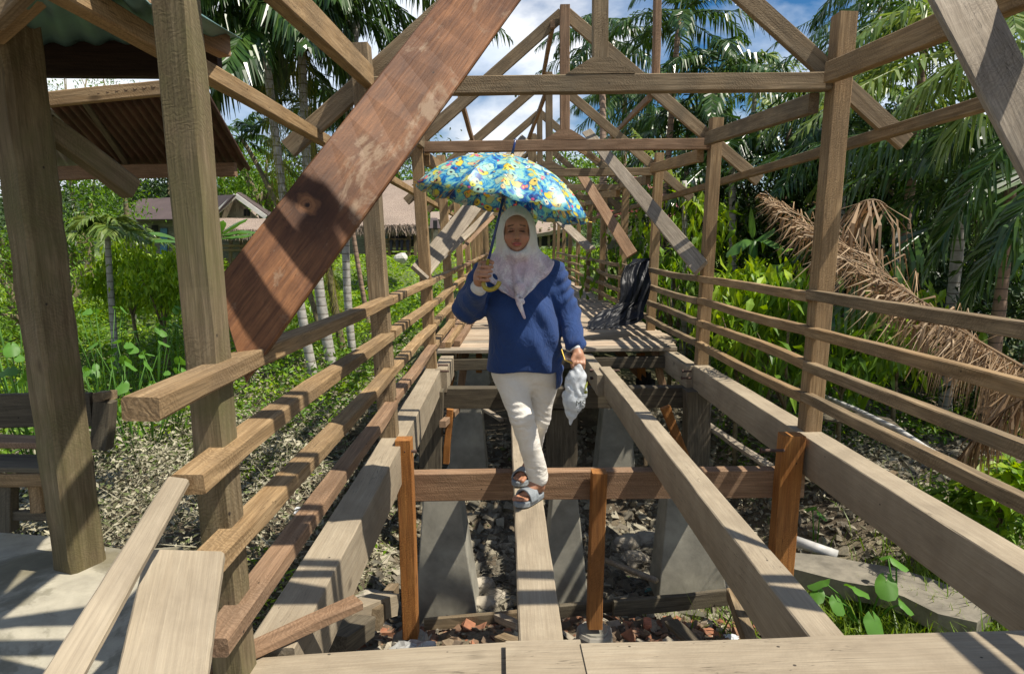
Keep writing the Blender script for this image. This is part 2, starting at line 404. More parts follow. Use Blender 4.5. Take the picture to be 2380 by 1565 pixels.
# wide diagonal boards
def cor(a, Y): return at(a[0], a[1], Y)
boards = [
 ('wide muddy red brown plank with a large knot, rising across the left foreground', [((500, 655), 2.02), ((572, 884), 2.02), ((1262, -75), 3.25), ((1078, -75), 3.25)], 0.035, 'plank'),
 ('wide weathered board slanting through the top right corner', [((2500, 375), 2.3), ((2440, 520), 2.3), ((2120, -90), 2.9), ((2270, -90), 2.9)][::1], 0.04, 'grey'),
 ('wide greyish board slanting up behind the umbrella from the left railing', [((958, 616), FY[2]-.1), ((994, 648), FY[2]-.1), ((1236, 332), 9.9), ((1212, 312), 9.9)], 0.05, 'grey'),
 ('wide pale grey board slanting down to the right railing behind the umbrella', [((1642, 604), FY[2]-.12), ((1612, 634), FY[2]-.12), ((1352, 308), 9.9), ((1372, 298), 9.9)], 0.05, 'grey'),
 ('reddish brown diagonal board between the fourth and fifth right posts', [((1480, 583), FY[3]+.6), ((1456, 598), FY[3]+.6), ((1340, 408), 11.5), ((1362, 402), 11.5)], 0.04, 'rust'),
 ('short grey diagonal board right of the woman below the umbrella rim', [((1384, 575), FY[4]), ((1362, 580), FY[4]), ((1287, 510), 13.6), ((1310, 507), 13.6)], 0.04, 'grey'),
 ('narrow grey board slanting behind the umbrella handle on the left', [((1026, 590), FY[3]-.2), ((1034, 602), FY[3]-.2), ((1150, 492), 11.5), ((1140, 480), 11.5)], 0.04, 'grey'),
 ('thin reddish board slanting near the far left railing', [((1056, 590), FY[4]), ((1062, 596), FY[4]), ((1150, 505), 14), ((1145, 497), 14)], 0.04, 'rust'),
]
for lab, q, th, mt in boards:
    o = quadboard('diagonal_board', [cor(*c) for c in q], th, G[mt])
    if mt == 'plank':
        kp = o.matrix_basis.inverted() @ at(715, 497, 2.36); mk = G['plank'].node_tree.nodes['knot']; mk.inputs['Scale'].default_value = (.75, 1, 1); mk.inputs['Location'].default_value = (-kp.x*.75, -kp.y, 0)
        mk.inputs['Scale'].default_value = (.75, 1, .2)
    tag(o, lab, 'board', 'wide diagonal bracing boards')

# railings
railz = [0.945, 0.705, 0.465, 0.235]
def make_rail(side):
    nm = 'right' if side > 0 else 'left'
    x = (XR-0.005 if side > 0 else XL+0.02)
    root = empty('bridge_railing', (x, 8.0, 0), 'four-bar timber railing along the %s side of the bridge' % nm, 'railing', 'railings of the bridge')
    for k, z in enumerate(railz):
        segs = [(0.0 if side > 0 else None, 1), (1, 2)] + [(i, i+1) for i in range(2, 10)]
        for a, b in segs:
            Ya = {0.0: -0.3, None: None}.get(a, FY[int(a)] if a else -0.3) if not (side < 0 and a is None) else [1.42, 1.60, 1.62, 1.64][k]
            Yb = FY[b]
            if side > 0 and a == 0.0: Ya = -0.3
            zz0, zz1 = z + zlift(Ya), z + zlift(Yb)
            inn = -side*0.035
            jt = rnd.uniform(-.008, .008)
            mt = rnd.choice(['tan', 'rust', 'tan']) if side < 0 else rnd.choice(['weathered', 'tan', 'weathered'])
            beam('rail', (x+inn, Ya+0.002, zz0+jt), (x+inn, Yb-0.002, zz1+jt), 0.062 if side > 0 else 0.085, 0.070 if side > 0 else 0.056, G[mt], root, bow=0.012, jit=.002)
    return root
make_rail(1); make_rail(-1)

# stringers, cross beams
def tb(name, p0, p1, w, h, mt, lab, cat, group=None, **kw):
    o = beam(name, p0, p1, w, h, G[mt], **kw); return tag(o, lab, cat, group)
gs = 'squared stringers of the bridge'
SW, SH = 0.17, 0.27
tb('bridge_stringer', (-0.805, 1.98, -SH/2), (-0.825, 6.98, -SH/2), 0.165, SH, 'stringer', 'long massive pale stringer beam along the lower left, under the left railing', 'beam', gs)
tb('bridge_stringer', (-0.76, 6.985, -SH/2-.01), (-0.76, 12, -SH/2-.01), 0.16, SH-.02, 'stringer', 'far length of the left stringer, running in under the deck', 'beam', gs)
tb('bridge_stringer', at(1262, 1540, 1.9).lerp(at(1262, 1540, 1.9), 0) + Vector((0, 0, -0.10)), Vector((0.085, 6.98, -0.135)), 0.15, 0.20, 'stringer', 'narrow centre stringer the woman is walking on', 'beam', gs)
tb('bridge_stringer', (1.055, 1.98, -0.125), (1.055, 6.95, -0.125), 0.125, 0.25, 'stringer', 'long pale stringer between the woman and the right railing', 'beam', gs)
tb('bridge_stringer', (0.98, 6.6, -0.135), (0.98, 12, -0.135), 0.12, 0.22, 'stringer', 'far length of the middle right stringer, ending under the deck edge', 'beam', gs)
tb('bridge_stringer', (XR-0.02, 1.2, -SH/2), (XR-0.02, 6.95, -SH/2), SW, SH, 'stringer', 'massive stringer beam along the lower right, under the right railing', 'beam', gs)
tb('bridge_stringer', (XR-0.10, 6.955, -SH/2), (XR-0.10, 12, -SH/2), 0.15, SH-.02, 'stringer', 'far length of the right stringer, beside the deck end', 'beam', gs)
gc = 'cross beams under the stringers'
tb('cross_beam', at(925, 1128, 4.36), at(1862, 1118, 4.36), 0.10, 0.20, 'rust', 'reddish brown cross beam below the woman between the orange posts', 'beam', gc)
bb = at(1020, 922, FY[2]+.05); cc = at(1602, 920, FY[2]+.05)
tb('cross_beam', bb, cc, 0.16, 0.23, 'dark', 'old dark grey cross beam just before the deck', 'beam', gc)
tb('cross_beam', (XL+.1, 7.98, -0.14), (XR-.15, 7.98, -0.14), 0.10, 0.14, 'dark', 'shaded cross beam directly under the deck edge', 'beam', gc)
# foreground planks
gf = 'planks laid across the near end of the bridge'
tb('end_plank', atz(470, 1560, -0.03)+Vector((-0.1, -0.14, 0)), atz(1192, 1530, -0.03)+Vector((0, -0.085, 0)), 0.30, 0.05, 'stringer', 'pale end plank along the bottom edge, left piece', 'plank', gf)
tb('end_plank', atz(1176, 1526, -0.01)+Vector((0, -0.085, 0)), atz(1352, 1522, -0.01)+Vector((0, -0.085, 0)), 0.26, 0.06, 'stringer', 'short middle piece of end plank where the centre stringer lands', 'plank', gf)
tb('end_plank', atz(1352, 1513, 0.0)+Vector((0, -0.16, 0)), atz(2480, 1478, 0.0)+Vector((0, -0.16, 0)), 0.34, 0.05, 'stringer', 'broad pale end plank along the bottom right edge', 'plank', gf)

# orange posts on footings
go = 'fresh orange temporary posts'
def opost(p_top, p_bot, Y, w, lab, Yb=None, clampw=None):
    a = at(p_top[0], p_top[1], Y); b = at(p_bot[0], p_bot[1], Y if Yb is None else Yb)
    return tb('orange_post', b, a, w, 0.11, 'orange', lab, 'post', go, up=(0, 1, 0))
opost((938, 1018), (955, 1474), 4.24, 0.105, 'fresh orange post at the left end of the reddish cross beam')
opost((1392, 1094), (1381, 1452), 4.24, 0.10, 'fresh orange post under the middle of the reddish cross beam')
opost((1840, 1008), (1812, 1330), 4.26, 0.15, 'thick orange post at the right end of the reddish cross beam')
gq = 'small concrete footings'
def footing(px, py, Y, w, h, lab):
    c = at(px, py, Y); r = empty('concrete_footing', (c.x, c.y, c.z-h), lab, 'footing', gq)
    m = MB(); V = []
    for z, k in ((0, 1.25), (-h*.45, 1.3), (-h*.5, 1.02), (-0.03, 1.0), (0, 0.9)):
        pass
    lv = [(-h, 1.12), (-h*.5, 1.05), (-0.02, 1.0), (0, 0.9)]
    for z, k in lv:
        for a in range(8):
            ang = math.pi/8 + a*math.pi/4; s = 1/max(abs(math.cos(ang)), abs(math.sin(ang)))
            V.append((c.x+math.cos(ang)*s*w/2*k*rnd.uniform(.96, 1.03), c.y+math.sin(ang)*s*w/2*k, c.z+z+rnd.uniform(-.004, .004)))
    F = [(i*8+a, i*8+(a+1) % 8, i*8+8+(a+1) % 8, i*8+8+a) for i in range(3) for a in range(8)] + [tuple(range(24, 32))]
    m.add(V, F).build('block', G['footing'], r)
    mm = MB(); mm.tube([(c.x, c.y, c.z-0.005), (c.x, c.y, c.z+0.012)], [0.1, 0.095], 16).build('mortar_collar', G['concrete'], r)
footing(952, 1478, 4.26, 0.25, 0.4, 'square concrete footing under the left orange post, plastic sheet beside it')
footing(1381, 1462, 4.26, 0.25, 0.4, 'square concrete footing under the middle orange post')

# concrete piers (tapered upward)
gpier = 'tapered concrete piers under the bridge'
def pier(pt0, pt1, pb0, pb1, Y, lean, depth, lab, py_top=None):
    a = at(*pt0, Y+lean); b = at(*pt1, Y+lean); c = at(*pb1, Y); d = at(*pb0, Y)
    m = MB(); V = [d, c, b, a] + [v+Vector((0.0, depth*(1 if k < 2 else .7), 0)) for k, v in enumerate((d, c, b, a))]
    m.add([tuple(v) for v in V], [(0, 1, 2, 3), (5, 4, 7, 6), (1, 5, 6, 2), (4, 0, 3, 7), (3, 2, 6, 7), (4, 5, 1, 0)])
    o = m.build('concrete_pier', G['concrete'], None); 
    bv = o.modifiers.new('edge', 'BEVEL'); bv.width = 0.012; bv.segments = 2
    tag(o, lab, 'pier', gpier)
pier((985, 1120), (1062, 1120), (962, 1455), (1108, 1440), 5.3, 0.12, 0.5, 'tapered concrete pier just right of the left orange post, sunlit with diagonal shadows')
pier((1285, 1130), (1340, 1130), (1258, 1440), (1372, 1440), 5.5, 0.12, 0.4, 'striped shadowed concrete pier behind the middle orange post')
pier((1555, 1110), (1650, 1110), (1528, 1405), (1692, 1400), 5.6, 0.12, 0.4, 'concrete pier dappled with palm shadow left of the right orange post')
pier((1058, 940), (1118, 940), (1030, 1190), (1140, 1190), 8.2, 0.1, 0.5, 'shaded concrete pier behind the old dark cross beam at left')
pier((1404, 935), (1466, 935), (1378, 1190), (1482, 1190), 8.2, 0.1, 0.5, 'pale concrete pier behind the old dark cross beam right of the plastic bag')
pier((1065, 850), (1135, 850), (1055, 960), (1150, 960), 10.5, 0.1, 0.5, 'low dark concrete pier under the deck at left')

# old wooden piles
gw = 'old wooden piles'
def pile(pt, pb, Y, w, mt, lab, cat='pile', grp=gw, nm='wooden_pile'):
    return tb(nm, at(*pb, Y), at(*pt, Y), w, w*0.8, mt, lab, cat, grp, up=(0, 1, 0), jit=0.006)
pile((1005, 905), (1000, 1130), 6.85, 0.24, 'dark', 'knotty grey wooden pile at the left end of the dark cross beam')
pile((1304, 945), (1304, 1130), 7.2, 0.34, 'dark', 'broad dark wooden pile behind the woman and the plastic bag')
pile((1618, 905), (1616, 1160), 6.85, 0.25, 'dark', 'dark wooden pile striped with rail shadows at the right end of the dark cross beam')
go2 = 'temporary props under the deck'
for pt, pb, Y, w, mt, lab in [((1058, 815), (1043, 905), 8.5, 0.09, 'orange', 'orange prop under the left end of the deck'),
     ((1082, 815), (1070, 905), 8.9, 0.10, 'rust', 'leaning brown prop under the deck beside the left pier'),
     ((1488, 820), (1494, 905), 8.6, 0.10, 'orange', 'upright orange prop under the right part of the deck'),
     ((1520, 812), (1540, 900), 8.3, 0.09, 'rust', 'leaning dark brown prop under the right end of the deck'),
     ((1434, 812), (1520, 905), 8.8, 0.12, 'rust', 'long diagonal brace under the deck right of the woman'),
     ((1372, 870), (1374, 905), 8.6, 0.08, 'orange', 'short orange prop behind the plastic bag'),
     ((1545, 945), (1600, 1090), 6.3, 0.09, 'orange', 'slanting orange brace beside the right wooden pile'),
     ((1045, 950), (1036, 1075), 6.9, 0.075, 'orange', 'slim orange prop beside the left wooden pile'),
     ((1113, 820), (1113, 865), 9.6, 0.09, 'orange', 'short orange prop far back under the deck'),
     ((1500, 1000), (1500, 1080), 7.6, 0.05, 'weathered', 'thin stake standing in the ditch right of the pale pier')]:
    pile(pt, pb, Y, w, mt, lab, 'prop', go2, 'timber_prop')
tb('timber_block', at(1028, 985, 6.6), at(1062, 950, 7.6), 0.07, 0.07, 'rust', 'short reddish timber stub lying beside the left wooden pile', 'timber')

# deck
root = empty('bridge_deck', (XC, 9, 0), 'bridge deck of pale cross planks behind the woman, striped with railing shadows', 'deck')
y = 7.93; k = 0
while y < 30:
    w = rnd.uniform(0.17, 0.23); zz = 0.028 + zlift(y)
    x0 = XL - rnd.uniform(0.0, 0.08); x1 = XR + (rnd.uniform(0.05, 0.15) if y > 8.4 else rnd.uniform(-.05, 0.06))
    beam('plank', (x0, y+w/2, zz), (x1, y+w/2, zz+rnd.uniform(-.004, .004)), w-0.012, 0.045, G['deck'] if rnd.random() > .25 else G['grey'], root, jit=0.003, bow=0.003, seg=0.5)
    y += w; k += 1
gl = 'loose timbers on the left edge of the deck'
for j, (p0, p1, w, mt) in enumerate([((1026, 802), (1086, 722), .08, 'rust'), ((1041, 801), (1096, 722), .07, 'tan'), ((1062, 798), (1108, 730), .08, 'rust')]):
    a = atz(*p0, 0.092); b = atz(*p1, 0.10)
    tb('loose_timber', a, b, w, 0.07, mt, ['reddish loose timber lying along the left deck edge, outermost of three', 'pale loose timber between the two reddish ones on the left deck edge', 'reddish loose timber lying on the deck closest to the woman'][j], 'timber', gl)

# loose boards lower left
gl2 = 'loose boards lying at lower left'
q = [at(60, 1620, 1.1), at(150, 1640, 1.1), at(438, 1112, 1.58), at(388, 1105, 1.58)]
tag(quadboard('loose_board', q, 0.025, G['stringer']), 'long thin pale board leaning on the second left rail at lower left', 'board', gl2)
q = [at(250, 1640, 1.12), at(470, 1640, 1.12), at(520, 1280, 1.56), at(338, 1275, 1.56)]
tag(quadboard('loose_board', q, 0.03, G['stringer']), 'wide pale board lying flat at lower left beside the thin one', 'board', gl2)
tb('loose_board', atz(465, 1562, .02), atz(832, 1398, .03), 0.07, 0.035, 'rust', 'thin reddish batten lying across the near end of the left stringer', 'board', gl2)
# iron bolts and straps
gb = 'iron bolts at the beam joints'
for j, (a, b, Y) in enumerate([((1018, 848), (1041, 848), 6.9), ((1020, 862), (1043, 862), 6.9), ((1370, 860), (1440, 860), 6.9), ((1371, 878), (1440, 878), 6.9), ((1585, 862), (1606, 862), 6.85), ((1583, 878), (1606, 878), 6.85), ((940, 1048), (968, 1048), 4.2), ((1767, 1046), (1822, 1046), 4.2)]):
    m = MB(); p, q = at(*a, Y), at(*b, Y); m.tube([p, q], 0.011, 8); m.tube([p, p.lerp(q, .08)], 0.02, 6)
    o = m.build('bolt', G['iron'])
    tag(o, ['upper bolt through the left stringer joint', 'lower bolt through the left stringer joint', 'upper bolt through the middle right stringer', 'lower bolt through the middle right stringer', 'upper bolt through the right stringer joint', 'lower bolt through the right stringer joint', 'bolt sticking out of the left orange post', 'bolt sticking out beside the right orange post'][j], 'bolt', gb)
# ------------------------------------------------------------ ground
def interp(v, pts): return np.interp(v, [p[0] for p in pts], [p[1] for p in pts])
def sstep(a, b, x):
    t = np.clip((x-a)/(b-a), 0, 1); return t*t*(3-2*t)
def fbm2(x, y, s, seed=0, oct=4):
    r = np.zeros_like(x); a = 1; f = s
    for o in range(oct):
        q = seed*7.3+o*3.1
        r += a*(np.sin(x*f*1.3+q+1.7*np.sin(y*f*.9+q))*np.cos(y*f*1.1-q+1.3*np.sin(x*f*.7+2*q)))
        a *= .5; f *= 2.05
    return r
def ground_z(x, y):
    x = np.asarray(x, float); y = np.asarray(y, float)
    mid = interp(y, [(0, -1.5), (4.6, -1.62), (5.3, -2.0), (7.6, -2.15), (9, -1.55), (11, -1.05), (15, -.75), (25, -.25), (45, .5), (110, 1.4)])
    left = interp(y, [(-5, -.5), (1.6, -.6), (3.2, -.95), (5, -1.05), (8, -1.25), (12, -1.15), (20, -.7), (45, .5), (110, 1.4)])
    right = interp(y, [(-5, -1.2), (3, -1.35), (6, -1.4), (9, -1.35), (12, -1.1), (20, -.6), (45, .5), (110, 1.4)])
    ml = sstep(-1.1, -2.3, x); mr = sstep(2.2, 4.0, x)
    z = mid*(1-ml)*(1-mr) + left*ml + right*mr
    d = np.hypot(x, y)
    z += fbm2(x, y, 1.1, 1)*0.05*np.clip(d/4, .6, 1) + fbm2(x, y, .35, 3)*0.10*sstep(10, 25, d) + fbm2(x, y, 5, 5, 3)*0.018
    return z
def gz(x, y): return float(ground_z(np.array([x]), np.array([y]))[0])
def axis(lo, hi, core, step0, grow=1.10):
    a = list(np.arange(core[0], core[1], step0)); s = step0
    while a[-1] < hi: s *= grow; a.append(a[-1]+s)
    s = step0
    while a[0] > lo: s *= grow; a.insert(0, a[0]-s)
    return np.array(a)
xs = axis(-1800, 1800, (-5, 8), 0.09); ys = axis(-60, 2600, (1, 13), 0.09)
X, Yg = np.meshgrid(xs, ys); Z = ground_z(X, Yg)
nx, ny = len(xs), len(ys)
idx = np.arange(nx*ny).reshape(ny, nx)
Fg = np.stack([idx[:-1, :-1], idx[:-1, 1:], idx[1:, 1:], idx[1:, :-1]], -1).reshape(-1, 4)
m, t, b = nt('soil_ground')
geo = N(t, 'ShaderNodeNewGeometry'); P_ = geo.outputs['Position']
nA = noise(t, P_, 0.9, 9, .65, .3); nB = noise(t, P_, 7, 8, .7); nC = noise(t, P_, 40, 5, .7)
c = ramp(t, nA, [(0.36, (0.06, 0.045, 0.028)), (0.5, (0.14, 0.11, 0.07)), (0.66, (0.24, 0.205, 0.13))])
c = mixc(t, 0.6, c, ramp(t, nB, [(0.3, 0.2), (0.7, 0.85)]), 'OVERLAY')
c = mixc(t, 0.4, c, ramp(t, nC, [(0.3, 0.15), (0.7, 0.9)]), 'OVERLAY')
sx = N(t, 'ShaderNodeSeparateXYZ'); t.links.new(P_, sx.inputs[0])
far = ramp(t, math_(t, 'DIVIDE', math_(t, 'ADD', sx.outputs[1], math_(t, 'MULTIPLY', nA, 6.0)), 40.0), [(0.33, 0.0), (0.48, 1.0)])
c = mixc(t, far, c, ramp(t, nB, [(0.3, (0.05, 0.08, 0.015)), (0.7, (0.14, 0.19, 0.04))]))
t.links.new(c, b.inputs['Base Color']); b.inputs['Roughness'].default_value = 0.95
bump(t, b, math_(t, 'ADD', nB, nC), 0.9, 0.03)
G['soil'] = m
me = mesh_np('ground', np.stack([X, Yg, Z], -1).reshape(-1, 3), Fg, m, True)
tag(obj('ground', me), kind='structure')

# ---- numpy scatter tools
def rotm(yaw, pitch, roll):
    cy, sy = np.cos(yaw), np.sin(yaw); cp, sp = np.cos(pitch), np.sin(pitch); cr_, sr = np.cos(roll), np.sin(roll)
    R = np.zeros((len(yaw), 3, 3))
    R[:, 0, 0] = cy*cp; R[:, 0, 1] = cy*sp*sr-sy*cr_; R[:, 0, 2] = cy*sp*cr_+sy*sr
    R[:, 1, 0] = sy*cp; R[:, 1, 1] = sy*sp*sr+cy*cr_; R[:, 1, 2] = sy*sp*cr_-cy*sr
    R[:, 2, 0] = -sp; R[:, 2, 1] = cp*sr; R[:, 2, 2] = cp*cr_
    return R
LEAF = np.array([[0, 0, 0], [.38, .19, .03], [1, 0, -.10], [.38, -.19, .03]])     # quad leaf along x
LEAFF = np.array([[0, 1, 2, 3]])
BLADE = np.array([[0, .03, 0], [0, -.03, 0], [.55, -.022, .0], [.55, .022, .0], [1, 0, -.12]])
def scatter(tv, P, size, yaw, pitch, roll):
    """tv template (k,3), P (n,3) -> verts (n*k,3)"""
    R = rotm(yaw, pitch, roll)
    s = np.asarray(size)
    if s.ndim == 1: s = s[:, None, None]
    else: s = s[:, None, :]
    v = np.einsum('nij,nkj->nki', R, tv[None]*s) + P[:, None, :]
    return v.reshape(-1, 3)
def leaf_faces(n, k=4, tf=LEAFF):
    return (np.arange(n)[:, None, None]*k + tf[None]).reshape(-1, tf.shape[1])
def leafmesh(name, P, size, mat, up=0.3, tv=LEAF, tf=LEAFF, droop=0.5):
    n = len(P)
    yaw = rng.uniform(0, 2*np.pi, n); pitch = rng.normal(droop*0.6, 0.5, n) - up; roll = rng.normal(0, .6, n)
    V = scatter(tv, P, size, yaw, pitch, roll)
    return mesh_np(name, V, leaf_faces(n, len(tv), tf), mat)

def leafmat(name, cols, rough=0.45, trans=0.35, spec=0.4, vein=False, tcol=None):
    m, t, b = nt(name)
    geo = N(t, 'ShaderNodeNewGeometry')
    k = len(cols); c = ramp(t, geo.outputs['Random Per Island'], [(i/(k-1) if k > 1 else 0, cols[i]) for i in range(k)])
    n = noise(t, obj_coords(t, jitter=False), 2.0, 3)
    hsv = N(t, 'ShaderNodeHueSaturation'); t.links.new(c, hsv.inputs['Color'])
    t.links.new(ramp(t, n, [(0.3, 0.75), (0.7, 1.2)]), hsv.inputs['Value'])
    col = hsv.outputs[0]
    t.links.new(col, b.inputs['Base Color']); b.inputs['Roughness'].default_value = rough; b.inputs['Specular IOR Level'].default_value = spec
    if trans:
        tr = N(t, 'ShaderNodeBsdfTranslucent'); g2 = N(t, 'ShaderNodeHueSaturation'); g2.inputs['Value'].default_value = 1.5; g2.inputs['Saturation'].default_value = 1.1
        g2.inputs['Hue'].default_value = 0.485
        t.links.new(col, g2.inputs['Color']); t.links.new(g2.outputs[0], tr.inputs['Color'])
        ms = N(t, 'ShaderNodeMixShader'); ms.inputs[0].default_value = trans
        o = t.nodes['Material Output']; t.links.new(b.outputs[0], ms.inputs[1]); t.links.new(tr.outputs[0], ms.inputs[2]); t.links.new(ms.outputs[0], o.inputs['Surface'])
    return m
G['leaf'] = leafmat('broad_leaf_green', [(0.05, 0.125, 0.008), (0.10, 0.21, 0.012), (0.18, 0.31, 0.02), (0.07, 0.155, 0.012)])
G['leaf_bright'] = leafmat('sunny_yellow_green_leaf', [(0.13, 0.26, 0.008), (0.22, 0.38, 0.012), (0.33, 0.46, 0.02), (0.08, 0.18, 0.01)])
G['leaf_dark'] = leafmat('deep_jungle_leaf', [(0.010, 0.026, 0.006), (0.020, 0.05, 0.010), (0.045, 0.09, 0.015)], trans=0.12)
G['leaf_far'] = leafmat('far_tree_leaf', [(0.03, 0.06, 0.015), (0.05, 0.09, 0.02), (0.08, 0.13, 0.03)], trans=0.15, rough=.7)
G['grass'] = leafmat('grass_blade_green', [(0.09, 0.17, 0.015), (0.16, 0.26, 0.02), (0.22, 0.30, 0.04)])
G['dead'] = leafmat('mud_coated_dead_leaf', [(0.20, 0.185, 0.12), (0.34, 0.315, 0.22), (0.46, 0.43, 0.31), (0.09, 0.085, 0.05), (0.15, 0.19, 0.07)], trans=0.05, rough=.9, spec=.1)
G['dry'] = leafmat('dry_brown_frond', [(0.30, 0.19, 0.09), (0.42, 0.29, 0.16), (0.20, 0.12, 0.055), (0.50, 0.38, 0.24)], trans=0.15, rough=.7)
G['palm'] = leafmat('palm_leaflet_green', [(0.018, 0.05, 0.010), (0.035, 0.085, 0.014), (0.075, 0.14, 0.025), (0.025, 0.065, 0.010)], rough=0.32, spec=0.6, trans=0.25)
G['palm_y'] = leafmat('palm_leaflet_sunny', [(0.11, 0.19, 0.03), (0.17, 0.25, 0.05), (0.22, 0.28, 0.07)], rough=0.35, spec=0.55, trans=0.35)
G['banana'] = leafmat('banana_leaf', [(0.07, 0.17, 0.03), (0.10, 0.22, 0.04)], rough=0.4, trans=0.35)
G['bark'] = simple('mossy_bark', (0.16, 0.13, 0.07), 0.95, 14, 0.6, 0.8)
G['moss'] = leafmat('golden_moss', [(0.16, 0.17, 0.02), (0.26, 0.26, 0.03), (0.10, 0.12, 0.02)], rough=.8)
def ringed(name, a, bcol, sc):
    m, t, b = nt(name); v = obj_coords(t); sx = N(t, 'ShaderNodeSeparateXYZ'); tc = N(t, 'ShaderNodeTexCoord'); t.links.new(tc.outputs['Object'], sx.inputs[0])
    n = noise(t, v, 9, 6, .65)
    s = math_(t, 'SINE', math_(t, 'MULTIPLY', math_(t, 'ADD', sx.outputs[2], math_(t, 'MULTIPLY', n, 0.03)), sc))
    c = mixc(t, ramp(t, s, [(0.86, 0.0), (0.97, 1.0)]), ramp(t, n, [(0.3, tuple(x*.6 for x in a)), (0.55, a), (0.75, tuple(min(1, x*1.3) for x in a))]), bcol)
    t.links.new(c, b.inputs['Base Color']); b.inputs['Roughness'].default_value = .85; bump(t, b, math_(t, 'ADD', n, math_(t, 'MULTIPLY', s, -.3)), .5, .01); return m
G['palmtrunk'] = ringed('ringed_palm_trunk', (0.40, 0.38, 0.34), (0.16, 0.14, 0.11), 42)
G['brownpalm'] = ringed('brown_palm_trunk', (0.30, 0.20, 0.14), (0.10, 0.07, 0.05), 46)

def sample_area(n, xr, yr, dens=None):
    x = rng.uniform(*xr, n); y = rng.uniform(*yr, n)
    if dens is not None:
        k = rng.uniform(0, 1, n) < dens(x, y); x, y = x[k], y[k]
    return x, y
# dead, mud coated undergrowth on the left bank
x, y = sample_area(130000, (-8.5, -1.15), (2.6, 15), lambda x, y: np.clip(1.15 - sstep(8.0, 11.5, y + .8*fbm2(x, y, .5, 9, 2)) - sstep(-3.2, -4.6, x+.10*y+.6*fbm2(x, y, .6, 4, 2)), 0, 1)*np.clip(1.3/(y/6+.1), .3, 1))
hgt = np.clip(fbm2(x, y, 1.6, 2, 3)*.5+.45, 0.02, 1.2)*0.55*sstep(-1.2, -2.2, x)+.03
z = ground_z(x, y)+rng.uniform(0, 1, len(x))*hgt
tag(obj('dead_undergrowth', leafmesh('dead_undergrowth', np.stack([x, y, z], 1), rng.uniform(.025, .075, len(x))*(.7+y/12), G['dead'])), 'mat of mud coated grey dead leaves on the left bank', 'dead undergrowth', kind='stuff')
# fern like mud-grey fronds and straw
n = 2600; x, y = sample_area(n, (-6, -1.3), (3, 12)); P = np.stack([x, y, ground_z(x, y)+.02+rng.uniform(0, .15, n)], 1)
tv = np.array([[0, .012, 0], [0, -.012, 0], [1, -.006, -.05], [1, .006, -.05]])
tag(obj('dry_straw', mesh_np('dry_straw', scatter(tv, P, rng.uniform(.15, .6, n), rng.uniform(0, 6.3, n), rng.normal(0, .25, n), rng.normal(0, .5, n)), leaf_faces(n), G['dead'])), 'scattered dry straw and stalks over the left bank', 'straw', kind='stuff')
# green undergrowth left and far
def carpet(name, n, xr, yr, dens, mat, smin, smax, hmax, label, seed=1, hs=.5, upr=.5):
    x, y = sample_area(n, xr, yr, dens)
    hgt = np.clip(fbm2(x, y, hs, seed, 4)*.5+.5, 0.05, 1.4)*hmax
    z = ground_z(x, y)+rng.uniform(0, 1, len(x))**.6*hgt
    s = rng.uniform(smin, smax, len(x))*(0.5+y/16)
    return tag(obj(name, leafmesh(name, np.stack([x, y, z], 1), s, mat, up=upr)), label, 'undergrowth', kind='stuff')
frm = lambda x, y: (np.abs(x) < y*0.85+2).astype(float)
carpet('green_undergrowth', 60000, (-14, -2.2), (5, 22), lambda x, y: frm(x, y)*np.clip(sstep(7.5, 11.0, y+.8*fbm2(x, y, .5, 9, 2))+sstep(-2.9, -4.3, x+.10*y+.6*fbm2(x, y, .6, 4, 2)), 0, 1)*np.clip(9/y, .35, 1), G['leaf'], .06, .14, 1.0, 'dense green leafy undergrowth left of the bridge', 6)
carpet('bright_undergrowth', 45000, (-20, -1.7), (9, 32), lambda x, y: frm(x, y)*sstep(-.3, .5, fbm2(x, y, .25, 12, 3)+.2), G['leaf_bright'], .05, .11, .9, 'sunlit yellow green weeds beyond the left railing', 8)
carpet('far_undergrowth', 30000, (-30, 34), (20, 60), lambda x, y: (np.abs(x) < y*0.8).astype(float)*(1-((x > -1.2) & (x < 2.6) & (y < 34))), G['leaf_bright'], .07, .13, .8, 'yellow green weeds between the bridge and the far houses', 3)
carpet('right_undergrowth', 30000, (2.9, 9), (8, 24), lambda x, y: frm(x, y)*1.0, G['leaf'], .06, .13, .7, 'green weeds behind the right railing', 5)
carpet('muddy_weeds', 9000, (2.8, 8), (4.5, 9.5), lambda x, y: sstep(.0, .6, fbm2(x, y, .9, 21, 3))*frm(x, y), G['dead'], .05, .10, .35, 'mud greyed weeds on the slope right of the bridge', 15)
carpet('green_patches', 26000, (-8.5, -1.3), (3.2, 14), lambda x, y: sstep(.05, .6, fbm2(x, y, .8, 31, 3)), G['leaf_bright'], .05, .11, .45, 'green patches growing through the dead undergrowth', 17)
# grass tufts lower right
def tufts(name, n, cx, cy, rx, ry, L, mat, label):
    x = rng.normal(cx, rx, n); y = rng.normal(cy, ry, n); P = np.stack([x, y, ground_z(x, y)], 1)
    tv = np.array([[0, .022, 0], [0, -.022, 0], [.5, .018, .06], [.5, -.018, .06], [1, 0, -.08], [1, 0, -.08]])
    tf = np.array([[0, 1, 3, 2], [2, 3, 5, 4]])
    V = scatter(tv, P, rng.uniform(.4, 1, n)*L, rng.uniform(0, 6.3, n), -rng.uniform(.5, 1.35, n), rng.normal(0, .3, n))
    tag(obj(name, mesh_np(name, V, leaf_faces(n, 6, tf), mat)), label, 'grass', kind='stuff')
tufts('grass', 4200, 2.80, 4.45, .42, .42, .36, G['grass'], 'bright green grass beside the taro leaves at lower right')
tufts('grass', 1500, 4.3, 4.6, .6, .9, .4, G['grass'], 'grass tufts at the right edge behind the lowest rail')
